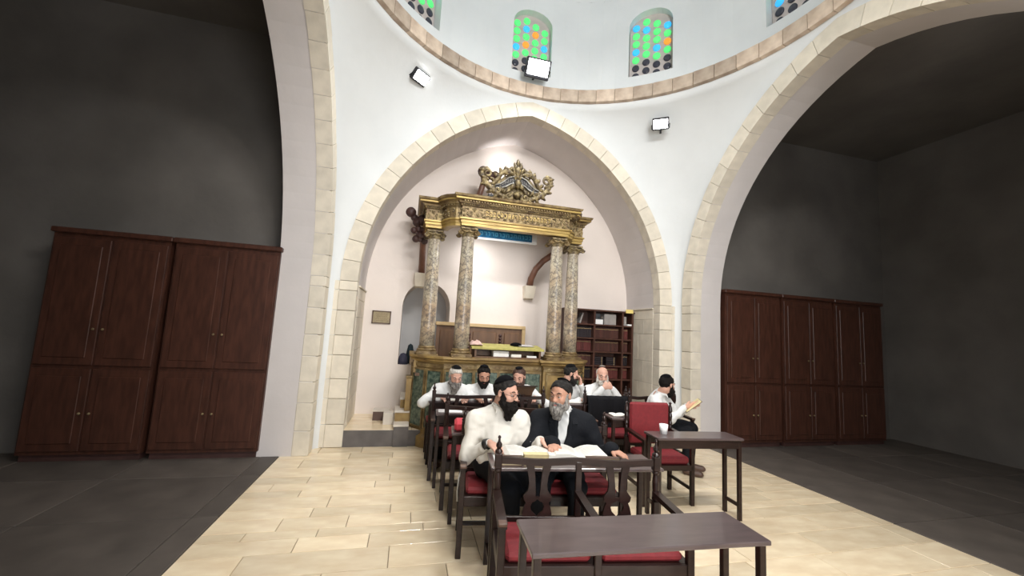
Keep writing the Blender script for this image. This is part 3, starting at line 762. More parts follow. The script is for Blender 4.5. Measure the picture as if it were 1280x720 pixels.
bracket('dark curved wooden strut with a round knob rising above the canopy roof behind the crest', [(.90, 6.45, 3.60), (.94, 6.45, 3.80), (.99, 6.45, 3.98), (1.03, 6.45, 4.14), (1.03, 6.45, 4.27)], [.055, .05, .048, .05, .055], None,
        [((1.01, 6.43, 4.31), .095), ((1.22, 6.45, 4.28), .075), ((1.14, 6.44, 4.26), .06), ((1.28, 6.45, 4.20), .06)], (.95, 6.45, 3.6))

def flood(label, loc, rz, tilt, s, group=None, arm=None):
    t = thing('flood_light', label, 'floodlight', loc, rz)
    h = MB(); h.M = Matrix.Rotation(tilt, 4, 'X')
    h.box(-s, s, -.02, .055, -s*.72, s*.72, .01)
    for k in range(5): h.box(-s*.9+k*s*.42, -s*.9+k*s*.42+.012, .055, .085, -s*.6, s*.6)
    h.obj('housing', BLACKM, t)
    h = MB(); h.M = Matrix.Rotation(tilt, 4, 'X'); h.box(-s*.84, s*.84, -.032, -.021, -s*.48, s*.60); h.obj('lit_glass', GLASSM, t)
    b = MB(); b.tube([(-s-.01, .01, 0), (-s-.01, .1, -.02), (0, .16, -.02), (s+.01, .1, -.02), (s+.01, .01, 0)], .008, 6)
    b.bar((0, .14, -.02), (0, arm or .28, -.02), .03, .02); b.obj('bracket', BLACKM, t)
    return t
flood('large glaring floodlight on the dome ring below the middle coloured window', (1.66, 5.70, 5.83), .02, .55, .20, arm=.26)
flood('small floodlight angled on the white corner wall at upper left, below the ring', (-.12, 5.56, 5.20), .75, .75, .125, arm=.3)
flood('small floodlight on the white wall at the right edge, beside the pointed arch', (3.63, 5.32, 5.08), -.6, .75, .125, arm=.3)
flood('small grey uplight lying on the canopy roof behind the crest', (1.13, 6.0, 3.70), 0, 1.2, .10, arm=.17).name = 'uplight'

# framed notice
def frame_obj(label, loc, w_, h_, rz=0):
    t = thing('framed_notice', label, 'frame', loc, rz)
    m = MB(); b = .018
    m.box(-w_/2, w_/2, -.022, 0, -h_/2, -h_/2+b).box(-w_/2, w_/2, -.022, 0, h_/2-b, h_/2).box(-w_/2, -w_/2+b, -.022, 0, -h_/2, h_/2).box(w_/2-b, w_/2, -.022, 0, -h_/2, h_/2)
    m.obj('frame', mat('brown_frame', (.10, .055, .035), .45), t)
    p = MB().box(-w_/2+b, w_/2-b, -.012, -.002, -h_/2+b, h_/2-b).obj('plate', mat('aged_plate', (.38, .31, .18), .55, var=.25, scale=14), t)
    m = MB(); rs = random.Random(4)
    for j in range(6):
        x = -w_*.32+rs.uniform(0, .02)
        while x < w_*.32: l_ = rs.uniform(.012, .03); m.box(x, x+l_, -.014, -.012, h_*.28-j*h_*.11, h_*.28-j*h_*.11+.007); x += l_+.008
    m.obj('writing', mat('brown_ink', (.20, .13, .07), .7), p)
    return t
frame_obj('small dark-framed brass-coloured notice on the pale alcove wall left of the niche', (-.45, YB-.002, 1.785), .30, .215)

# wooden panelled seat-back against the alcove wall
pb = thing('panelled_bench_back', 'low panelled brown wooden seat-back with a pale top trim against the alcove wall', 'panelling', (1.22, YB-.03, FZ))
MB().box(-.76, .76, -.06, 0, 0, 1.49).obj('backboard', PANELW, pb)
MB().box(-.78, .80, -.10, .02, 1.49, 1.55, .008).box(.74, .80, -.09, .0, 0, 1.49).obj('light_trim', TRIMW, pb)
for x0, x1 in ((-.70, -.26), (-.14, .28), (.42, .70)): MB().box(x0, x1, -.078, -.058, .2, 1.42, .01).obj('panel', PANELW, pb)
for x in (-.20, .35):
    m = MB()
    for k in range(14): m.ball((x, -.07, .65+k*.055), .03, 8, 4)
    m.obj('carved_strip', DKW, pb, True)

# niche clutter
def bag(name, label, cat, loc, w_, d_, h_, m_, seed):
    rs = random.Random(seed); m = MB(); m.lathe([(.001, 0), (w_*.5, .0), (w_*.55, h_*.3), (w_*.48, h_*.65), (w_*.25, h_*.92), (.001, h_)], seg=12)
    m.v = [(x*(1+.15*sin(z*40+seed)), y*d_/w_*(1+.12*cos(z*33+x*30)), z) for x, y, z in m.v]
    o = m.obj(name, m_, None, True); o.location = loc; tag(o, label, cat); return o
bag('bag', 'dark crumpled bag at the left end of the niche sill', 'bag', (-.05, 7.10, NZ0), .15, .14, .19, mat('dark_violet_fabric', (.04, .04, .07), .8), 1)
bag('bag', 'black bag with a teal band standing deeper in the niche beside the dark crumpled bag', 'bag', (.06, 7.32, NZ0), .14, .14, .34, mat('black_teal_fabric', (.012, .03, .04), .7), 2)
o = MB().box(-.14, .14, -.11, .11, 0, .13, .008).obj('cardboard_box', mat('beige_card', (.58, .45, .30), .7), None); o.location = (.20, 7.16, NZ0); tag(o, 'beige box on the niche sill right of the dark bags', 'box')
o = MB().box(-.14, .14, -.1, .1, 0, .09, .01).obj('grey_case', mat('grey_plastic', (.22, .23, .25), .5), None); o.location = (.21, 7.17, NZ0+.13); tag(o, 'flat grey case lying on top of the beige box in the niche', 'case')
bag('hat', 'black felt hat on the grey case in the niche', 'hat', (.30, 7.18, NZ0+.22), .2, .18, .10, BLACKC, 3)

# bookcase at the right of the alcove wall
def bookcase(label, loc, rz, w_, ups, shelves, h_):
    t = thing('bookcase', label, 'bookcase', loc, rz)
    MB().box(0, w_, -.02, 0, 0, h_).obj('back_panel', BOOKW, t)
    for x in [0]+ups+[w_-.035]: MB().box(x, x+.035, -.30, -.02, 0, h_, .003).obj('upright', BOOKW, t)
    for z in shelves: MB().box(.035, w_-.035, -.295, -.02, z, z+.026, .003).obj('shelf', BOOKW, t)
    MB().box(-.02, w_+.02, -.32, 0, h_, h_+.03, .004).obj('top_board', BOOKW, t)
    return t
SH = [z-FZ for z in (.28, .62, .88, 1.12, 1.37, 1.61, 1.86)]
bookcase('dark wooden bookcase full of brown volumes against the alcove wall, right of the marble columns', (2.70, YB-.005, FZ), 0, 1.36, [.555, 1.125], SH, 1.90)
BK = [mat('spine_%s' % n, c, .45, objvar=.35) for n, c in (('brown', (.085, .030, .022)), ('dark', (.022, .015, .018)), ('maroon', (.12, .028, .024)))]
GILT = mat('gilt_band', (.42, .30, .15), .45, .3)
def book_mesh(i):
    return MB().box(-.0165, .0165, -.075, .075, 0, .2, .004).obj('volume', BK[i])
bmz = []
for i in range(3):
    o = book_mesh(i); b2 = MB()
    b2.box(-.0172, .0172, -.0765, -.07, .16, .172)
    g_ = b2.obj('gilt_band', GILT, o); bmz.append(o)
bn = 0
ORD = ['leftmost', 'second', 'third', 'fourth', 'fifth', 'sixth', 'seventh', 'eighth', 'ninth', 'tenth', 'eleventh', 'twelfth', 'thirteenth', 'fourteenth', 'fifteenth', 'sixteenth']
def put_books(x0, x1, y, z, kind, lab, grp, hs=1.0, gap=None):
    global bn
    x = x0+.02; nb_ = 0
    rr_ = random.Random(int(x0*100+z*77))
    while x < x1-.016:
        src = bmz[kind]
        if not src.get('label'): b = src
        else:
            b = src.copy(); COL.objects.link(b)
            for g_ in src.children: q = g_.copy(); COL.objects.link(q); q.parent = b
        tag(b, lab % ORD[nb_], 'book', grp); nb_ += 1; b.location = (x, y, z+.0005); b.scale = (1, 1, hs*rr_.uniform(.97, 1.0)); bn += 1
        if gap and rr_.random() < gap: x += .02
        x += .0345
bays = [(2.70+.035, 2.70+.555), (2.70+.59, 2.70+1.125), (2.70+1.16, 2.70+1.325)]
bname = ['left bay', 'middle bay', 'right bay']
for si, z in enumerate(SH[2:6]):
    for bi, (a, b) in enumerate(bays):
        k = (0, 2, 1, 0)[(si+bi) % 4] if bi == 1 else (1, 0, 2)[(si+bi) % 3]
        if si == 1 and bi == 1: continue
        cn = ('brown', 'near-black', 'maroon')[k]; lv = ('fourth from top', 'third from top', 'second from top', 'uppermost book')[si]
        put_books(a, b, YB-.13, FZ+z+.026, k, '%s volume, %%s from left, %s row, %s of bookcase' % (cn, lv, bname[bi]), '%s volumes on the %s shelf, %s' % (cn, lv, bname[bi]), 1.0)
for k in range(8):        # books lying flat in the middle bay
    x = 2.70+.60+.12+(k//4)*.25; z = FZ+SH[3]+.026+(k % 4)*.037
    b = bmz[1].copy(); COL.objects.link(b)
    for g_ in bmz[1].children: q = g_.copy(); COL.objects.link(q); q.parent = b
    side = ('left', 'right')[k//4]
    tag(b, 'near-black book lying flat, %s of the %s pile, middle bay of the bookcase' % (('bottom', 'second', 'third', 'topmost')[k % 4], side), 'book', 'books lying flat in the bookcase')
    b.location = (x-.1, YB-.13, z+.018); b.rotation_euler = (0, pi/2, 0)
FILEG = mat('grey_file', (.36, .33, .31), .6, var=.2, scale=10)
zt = FZ+SH[6]+.027
def simple(name, label, cat, loc, dims, m_, rz=0, rx=0, ry=0, bev=.004):
    w_, d_, h_ = dims; o = MB().box(-w_/2, w_/2, -d_/2, d_/2, 0, h_, bev).obj(name, m_, None); o.location = loc; o.rotation_euler = (rx, ry, rz); return tag(o, label, cat)
simple('box_file', 'light grey box file on the top shelf of the alcove bookcase', 'box file', (3.61, YB-.16, zt), (.24, .18, .20), FILEG)
simple('box_file', 'narrow pale grey file standing at the right end of the bookcase top shelf', 'box file', (3.90, YB-.16, zt), (.09, .18, .17), FILEG)
simple('paper_bundle', 'white bundle of papers on the bookcase top shelf, left of the grey box file', 'papers', (3.37, YB-.16, zt), (.20, .16, .09), WHITEM)
simple('paper_bundle', 'flat white bundle at the right end of the bookcase top shelf', 'papers', (4.0, YB-.2, zt), (.12, .2, .03), WHITEM)
simple('framed_picture', 'dark glossy picture leaning at the back of the bookcase top shelf', 'picture', (3.38, YB-.06, zt), (.24, .02, .21), mat('dim_picture', (.16, .17, .18), .3, var=.5, scale=14))
simple('leaning_book', 'pale grey book leaning at the left end of the bookcase top shelf', 'book', (3.03, YB-.12, zt+.004), (.03, .15, .20), FILEG, ry=.3)
simple('sign_card', 'yellow card sign lying over the top right edge of the bookcase', 'sign', (3.96, YB-.33, FZ+1.90), (.15, .006, .07), mat('yellow_card', (.85, .68, .22), .6))

# ------------------------------------------------------------------ benches, tables, chair
def post_bm(m, x, y, turned=True):
    m.box(x-.021, x+.021, y-.021, y+.021, 0, .60, .004)
    m.lathe([(.016, .60), (.024, .61), (.024, .62), (.017, .632), (.022, .68), (.023, .72), (.017, .765), (.024, .775), (.024, .785), (.018, .79)], x, y, 12)
    m.box(x-.023, x+.023, y-.023, y+.023, .79, .885, .005)
    m.lathe([(.022, .885), (.026, .89), (.024, .90), (.012, .912), (.02, .925), (.019, .94), (.009, .955), (.007, .972), (.011, .98), (.008, .99), (.001, .994)], x, y, 12)
def splat_bm(x, s_=1.0):
    m = MB(); zt_ = .83; k = .00108
    for sd in (-1, 1):
        out = [(80, 95), (72, 130), (60, 175), (54, 220), (60, 255), (86, 288), (80, 312), (68, 322), (80, 350), (88, 385), (84, 420), (66, 455)]
        inn = [(30, 95), (26, 130), (20, 175), (16, 220), (14, 255), (12, 288), (8, 312), (32, 322), (41, 345), (34, 370), (14, 388), (3, 400)]
        A = [(x+sd*u*k, zt_-(v-95)*k) for u, v in out]; B = [(x+sd*u*k, zt_-(v-95)*k) for u, v in inn]
        m.strip(A, B, -.009, .009)
    m.box(x-.02, x+.02, -.009, .009, .838-(300-95)*k*1.0-.014, .83-(295-95)*k+.004)
    return m
def make_bench(label, wd, seats, loc, rz, group, mid=True, splats=True, cushion=RED):
    t = thing('bench', label, 'bench', loc, rz, group)
    for x in (0, wd): m = MB(); post_bm(m, x, 0); m.obj('back_post', WOOD, t)
    n = 14; A = []; B = []
    for i in range(n+1):
        u = i/n; x = .02+(wd-.04)*u; A.append((x, .856+.006*cos(u*4*pi))); B.append((x, .817-.012*(abs(sin(u*2*pi))**3)+.004))
    MB().strip(A, B, -.014, .014).obj('top_rail', WOOD, t)
    MB().box(0, wd, -.012, .012, .44, .50, .003).obj('lower_rail', WOOD, t)
    if mid: MB().box(wd/2-.019, wd/2+.019, -.016, .016, .42, .84, .003).obj('middle_post', WOOD, t)
    if splats:
        for i in range(seats): splat_bm(wd*(i+.5)/seats-(.0 if seats > 1 else 0)).obj('splat', WOOD, t)
    else:
        MB().box(0, wd, -.01, .01, .66, .70).obj('back_slat', WOOD, t)
    for x in ([0, wd/2, wd] if mid else [0, wd]):
        m = MB(); m.add([(x-.024, 0, .63), (x+.024, 0, .63), (x+.024, -.44, .622), (x-.024, -.44, .622), (x-.024, 0, .662), (x+.024, 0, .662), (x+.026, -.44, .652), (x-.026, -.44, .652)],
                        [(3, 2, 1, 0), (4, 5, 6, 7), (0, 1, 5, 4), (1, 2, 6, 5), (2, 3, 7, 6), (3, 0, 4, 7)])
        a = m.obj('armrest', WOOD, t)
        MB().box(x-.024, x+.024, -.452, -.40, .636, .6555, .004).obj('worn_end', WOODL, a)
        MB().box(x-.02, x+.02, -.435, -.395, 0, .63, .004).obj('front_leg', WOOD, t)
        MB().box(x-.011, x+.011, -.40, 0, .36, .43, .003).obj('side_rail', WOOD, t)
    MB().box(0, wd, -.425, -.40, .36, .43, .003).obj('seat_rail', WOOD, t)
    MB().box(.01, wd-.01, -.41, -.01, .415, .432).obj('seat_board', WOOD, t)
    MB().box(.0, wd, -.21, -.185, .13, .155).obj('stretcher', WOOD, t)
    for x in (0, wd): MB().box(x-.011, x+.011, -.40, 0, .12, .155).obj('side_stretcher', WOOD, t)
    for i in range(seats):
        a = wd*i/seats+.03; b = wd*(i+1)/seats-.03
        m = MB(); m.box(a, b, -.405, -.03, .433, .485, .018); m.obj('cushion', cushion, t)
    return t
def make_table(label, wd, dp, loc, rz, group, h=.76, top=TABLETOP, apron=True):
    t = thing('table', label, 'table', loc, rz, group)
    MB().box(0, wd, -dp, 0, h-.022, h, .004).obj('table_top', top, t)
    if apron: MB().box(.03, wd-.03, -.035, -.02, h-.10, h-.022).box(.03, wd-.03, -dp+.02, -dp+.035, h-.10, h-.022).obj('apron', WOOD, t)
    for x in (.03, wd-.03):
        for y in (-.035, -dp+.035): MB().box(x-.017, x+.017, y-.017, y+.017, 0, h-.022, .003).obj('leg', WOOD, t)
        MB().box(x-.01, x+.01, -dp+.03, -.03, .12, .15).obj('foot_rail', WOOD, t)
    return t
RZ = R(-7)
g1 = 'benches in the left row facing the camera'
gt = 'narrow study tables in the left row'
make_bench('nearest dark wooden bench with lyre-shaped back splats and red cushions, behind the foreground table', 1.06, 2, (.625, 2.60, 0), R(-8), g1)
make_table('foreground dark grey-brown study table with empty top at lower right', 1.15, .31, (.58, 1.97, 0), R(-3), gt, apron=False)
make_table('study table with open books in front of the two talking bearded men', 1.22, .34, (.64, 3.03, 0), R(-6), gt, apron=False)
make_bench('dark wooden bench on which the two talking bearded men sit', 1.24, 2, (.53, 3.51, 0), R(-7), g1, mid=False)
make_table('narrow table directly behind the bench of the two talking men, holding a red cushion', 1.3, .28, (.46, 3.87, 0), R(-5), gt)
make_bench('empty bench whose turned finial stands just left of the man in the cream shirt', 1.25, 2, (.455, 4.31, 0), R(-5), g1, mid=False)
make_table('narrow table with a white sheet of paper, seen left of the man in white', 1.3, .27, (.37, 4.66, 0), R(-4), gt)
make_bench('empty bench whose top rail crosses in front of the two bowed men at left', 1.38, 3, (.365, 5.05, 0), R(-3), g1, mid=False, splats=True)
make_table('study table with books before the three men who sit against the gilded platform', 1.42, .27, (.32, 5.40, 0), R(-2), gt)
def plain_bench(label, wd, loc, rz, group):
    t = thing('backless_bench', label, 'bench', loc, rz, group)
    MB().box(0, wd, -.34, 0, .40, .44, .005).obj('seat', WOOD, t)
    MB().box(.02, wd-.02, -.33, -.01, .441, .475, .012).obj('cushion', RED, t)
    for x in (.04, wd-.04):
        for y in (-.31, -.03): MB().box(x-.02, x+.02, y-.02, y+.02, 0, .40).obj('leg', WOOD, t)
    return t
plain_bench('low bench against the platform under the three men in white shirts at left', 1.5, (.30, 5.70, 0), 0, 'low benches before the platform')
plain_bench('low bench under the two men in white shirts right of the platform', 1.05, (2.10, 5.70, 0), 0, 'low benches before the platform')
make_table('study table with papers before the two men at right of the platform', 1.15, .27, (2.00, 5.29, 0), R(-3), 'narrow study tables in the right row')
bf = make_bench('dark wooden bench with a black coat draped over its back', .62, 1, (2.33, 5.00, 0), R(-6), 'benches in the right row facing the camera', mid=False)
make_table('small table with an open book between the coat bench and the red chair', .62, .27, (2.31, 4.45, 0), R(-4), 'narrow study tables in the right row')
make_table('small table with a white cup in front of the red chair at the right', .9, .27, (2.33, 3.62, 0), R(-4), 'narrow study tables in the right row')
make_bench('dark wooden bench half hidden behind the red chair at the right', .75, 1, (3.02, 5.15, 0), R(-3), 'benches in the right row facing the camera', mid=False)
# red upholstered armchair
ch = thing('armchair', 'tall red upholstered armchair with dark wooden arms at the right', 'armchair', (2.45, 4.15, 0), R(-5))
MB().box(.03, .50, -.035, .02, .50, .95, .02).obj('backrest', RED, ch)
MB().box(.025, .505, -.42, -.04, .40, .475, .02).obj('seat', RED, ch)
MB().box(.0, .53, -.44, -.02, .345, .40, .003).obj('seat_frame', WOOD, ch)
for x in (0, .53):
    m = MB(); m.box(x-.02, x+.02, -.02, .02, 0, .56, .003)
    m.lathe([(.018, .56), (.025, .58), (.017, .60), (.024, .66), (.017, .70), (.025, .72), (.018, .75), (.024, .80), (.017, .84), (.025, .86), (.02, .9), (.01, .93), (.018, .945), (.001, .96)], x, 0, 12)
    m.obj('back_post', WOOD, ch)
    a = MB().bar((x, -.01, .66), (x, -.455, .635), .048, .028).obj('armrest', WOOD, ch)
    MB().box(x-.02, x+.02, -.44, -.40, 0, .622, .003).obj('front_leg', WOOD, ch)
    MB().box(x-.01, x+.01, -.40, -.02, .14, .17).obj('stretcher', WOOD, ch)

# stair at the left end of the platform
st = thing('platform_stair', 'short stair with pale marble treads at the left end of the gilded platform', 'stairs', (-.12, 6.2, 0))
TREAD = mat('pale_tread', (.72, .66, .58), .4, var=.12, scale=5)
for i, (x0, x1, y0, y1, z) in enumerate(((.02, .23, -.30, .05, .30), (.02, .23, -.10, .30, .45), (.08, .23, .1, .62, .60))):
    MB().box(x0+.01, x1, y0+.015, y1, FZ if y0 > -.2 else 0, z-.03).obj('riser_block', RISER if i < 1 else BASEG, st)
    MB().box(x0, x1, y0, y1, z-.03, z, .004).obj('tread', TREAD, st)
MB().box(.15, .225, -.12, -.02, .452, .92, .004).obj('newel_panel', BASEG, st)
MB().box(.14, .23, -.14, -.0, .92, .95, .004).obj('newel_cap', GOLD, st)
o = simple('storage_box', 'pale box with dark front on the raised floor left of the platform stair', 'box', (-.30, 6.62, FZ), (.24, .2, .13), mat('box_dark_side', (.10, .06, .05), .6)); MB().box(-.125, .125, -.105, .105, .131, .15, .003).obj('lid', TREAD, o)
simple('step_stool', 'small pale block beside the platform stair, nearer than the dark-fronted box', 'stool', (-.18, 6.33, FZ), (.15, .16, .17), TREAD)

# ------------------------------------------------------------------ books and small things on the tables
def open_book(label, loc, rz, w_=.34, d_=.24, th=.03, page=PAGE, lines=True, tilt=0):
    t = thing('open_book', label, 'book', loc, rz); t.rotation_euler = (tilt, 0, rz)
    n = 8
    for sd in (-1, 1):
        A = []; 
        for i in range(n+1):
            u = i/n; A.append((sd*u*w_/2, th*(.35+.75*sin(min(1, u*1.25+.12)*pi*.62)) if u < .95 else th*.55))
        B = [(x, .004) for x, z in A]
        m = MB(); m.strip(A, B, -d_/2, d_/2); m.mi = 1
        m.obj('page_block', page, t)
        m = MB(); xs = [A[1][0], A[-2][0]]
        if lines:
            for k in range(9):
                y = d_*.38-k*d_*.09
                for i in range(1, n-1):
                    (xa, za), (xb, zb) = A[i], A[i+1]
                    if (i+k) % 7 == 3: continue
                    m.add([(xa, y, za+.0008), (xb, y, zb+.0008), (xb, y+.006, zb+.0008), (xa, y+.006, za+.0008)], [(0, 1, 2, 3)])
            m.obj('print', INKM, t)
        MB().box(*sorted((sd*.0, sd*(w_/2+.006))), -d_/2-.006, d_/2+.006, 0, .004).obj('cover', COVER, t)
    return t
def closed_book(label, loc, rz, w_, d_, h_, pages=PAGEE, cover=COVER, group=None):
    t = thing('closed_book', label, 'book', loc, rz, group)
    MB().box(-w_/2, w_/2-.004, -d_/2+.004, d_/2-.004, .003, h_-.003).obj('pages', pages, t)
    MB().box(-w_/2-.003, w_/2, -d_/2, d_/2, 0, .003).box(-w_/2-.003, w_/2, -d_/2, d_/2, h_-.003, h_).box(w_/2-.004, w_/2, -d_/2, d_/2, 0, h_).obj('cover', cover, t)
    return t
T1 = .761
open_book('large open book under the hand of the man in the white shirt, upright pages white', (.93, 2.905, T1), R(-4), .38, .26, .045)
closed_book('thick worn book on the near table edge, left of the yellow-covered book', (.755, 2.745, T1), R(-7), .14, .06, .055)
closed_book('yellow-covered book leaning on the big open book before the man in white', (.925, 2.74, T1), R(-6), .17, .06, .072, PAGEY, PAGEY)
open_book('large open book before the man in the black jacket', (1.29, 2.86, T1), R(-10), .42, .26, .055)
closed_book('brown-edged thick book at the near side of the black-jacketed man\'s open book', (1.40, 2.675, T1), R(-8), .24, .05, .055)
simple('phone', 'black phone at the right end of the talking men\'s table under the resting hand', 'phone', (1.60, 2.75, T1), (.09, .05, .012), BLACKM, .2)
simple('paper_sheet', 'white sheet at the left end of the talking men\'s table', 'paper', (.70, 2.86, T1), (.09, .2, .003), WHITEM, R(-7))
simple('red_cushion', 'bright red square cushion on the narrow table left of the man in white', 'cushion', (.545, 3.72, T1), (.15, .2, .085), REDB, R(-5), bev=.02)
simple('paper_sheet', 'white sheet of paper on the narrow table left of the cream-shirted man\'s shoulder', 'paper', (.56, 4.52, T1), (.17, .15, .004), WHITEM, R(-4))
simple('paper_sheet', 'grey-white sheet lying on the far left end of the narrow table beside the finial', 'paper', (.425, 4.53, T1), (.08, .16, .004), mat('grey_sheet', (.55, .53, .52), .6), R(-4))
open_book('open book on the table before the grey-bearded bowed man', (.62, 5.25, T1), R(-3), .30, .2, .03, lines=False)
open_book('open book on the table before the dark-haired bowed man', (1.0, 5.25, T1), R(-3), .26, .18, .02, lines=False)
closed_book('white-edged closed book behind the wooden book rest', (1.40, 5.22, T1), R(-5), .12, .15, .04, PAGE)
closed_book('closed book with white pages right of the wooden book rest', (1.64, 5.2, T1), R(-5), .10, .15, .035, PAGE)
bs = thing('book_rest', 'dark wooden book rest with its back to the camera, before the brown-bearded man', 'book stand', (1.53, 5.16, T1))
m = MB(); m.add([(-.15, -.05, .20), (.15, -.05, .20), (.11, .03, .075), (-.11, .03, .075), (-.15, -.065, .205), (.15, -.065, .205), (.11, .015, .08), (-.11, .015, .08)], [(0, 1, 2, 3), (7, 6, 5, 4), (0, 4, 5, 1), (1, 5, 6, 2), (2, 6, 7, 3), (3, 7, 4, 0)])
m.obj('panel', mat('book_rest_wood', (.12, .075, .045), .5), bs)
MB().bar((-.17, -.06, .208), (.17, -.06, .208), .02, .014).obj('top_edge', WOOD, bs)
MB().box(-.10, .10, -.04, .07, 0, .012).box(-.02, .02, .0, .03, .012, .09).obj('stand', WOOD, bs)
open_book('book open on the wooden book rest facing the brown-bearded man', (1.53, 5.185, T1+.085), 0, .24, .16, .015, lines=False, tilt=-.95)
open_book('white open pages before the man who rests his face in his hand', (2.28, 5.16, T1), R(-3), .30, .18, .02, lines=False)
open_book('white open pages before the white-bearded man with clasped hands', (2.78, 5.13, T1), R(-3), .34, .18, .02, lines=False)
cupm = MB(); cupm.lathe([(.001, 0), (.032, 0), (.042, .09), (.039, .09), (.03, .006), (.001, .006)], seg=18)
for (x, y, z, lab) in ((2.47, 3.50, T1, 'white cup on the small table in front of the red chair'), (2.50, 5.2, T1, 'white paper cup on the table between the two men right of the platform')):
    o = cupm.obj('cup', WHITEM, None, True); o.location = (x, y, z); tag(o, lab, 'cup')
open_book('small open book on the table behind the red chair', (2.45, 4.33, T1), R(-5), .18, .15, .015, lines=False)
# black coat draped over the bench back
vs = []; fs = []; N1, N2 = 22, 18
for i in range(N1):
    u = i/(N1-1); x = .02+.56*u
    for j in range(N2):
        s_ = j/(N2-1); L_ = -.36+s_*.90          # along the drape: behind, over the rail, down the front
        f = .016*sin(u*19+1)*min(1, abs(L_)*4)+.008*sin(u*41)
        if L_ < 0: y, z = .035+f, .888+L_*.96
        else: y, z = -.035-f-.02*min(1, L_*3), .888-L_*1.0*(.86+.12*sin(u*5))
        if abs(L_) < .05: z += .006
        vs.append((x+.01*sin(L_*9), y, z))
for i in range(N1-1):
    for j in range(N2-1): a = i*N2+j; fs.append((a, a+N2, a+N2+1, a+1))
o = MB().add(vs, fs).obj('black_coat', BLACKC, None, True); o.location = (2.33, 5.0, 0); o.rotation_euler = (0, 0, R(-6)); tag(o, 'black coat draped over the bench back in front of the white-bearded man', 'coat')
sol = o.modifiers.new('thick', 'SOLIDIFY'); sol.thickness = .008; sol.offset = 0
# dangling ribbon by the arm of the men's bench
o = MB().tube([(.0, 0, .60), (-.02, -.01, .54), (-.045, -.02, .46), (-.05, -.02, .36), (-.045, -.02, .28)], .006, 6).obj('white_cord', WHITEM, None, True); o.location = (.535, 3.40, 0.0); tag(o, 'white cord hanging from the left armrest of the talking men\'s bench', 'cord')

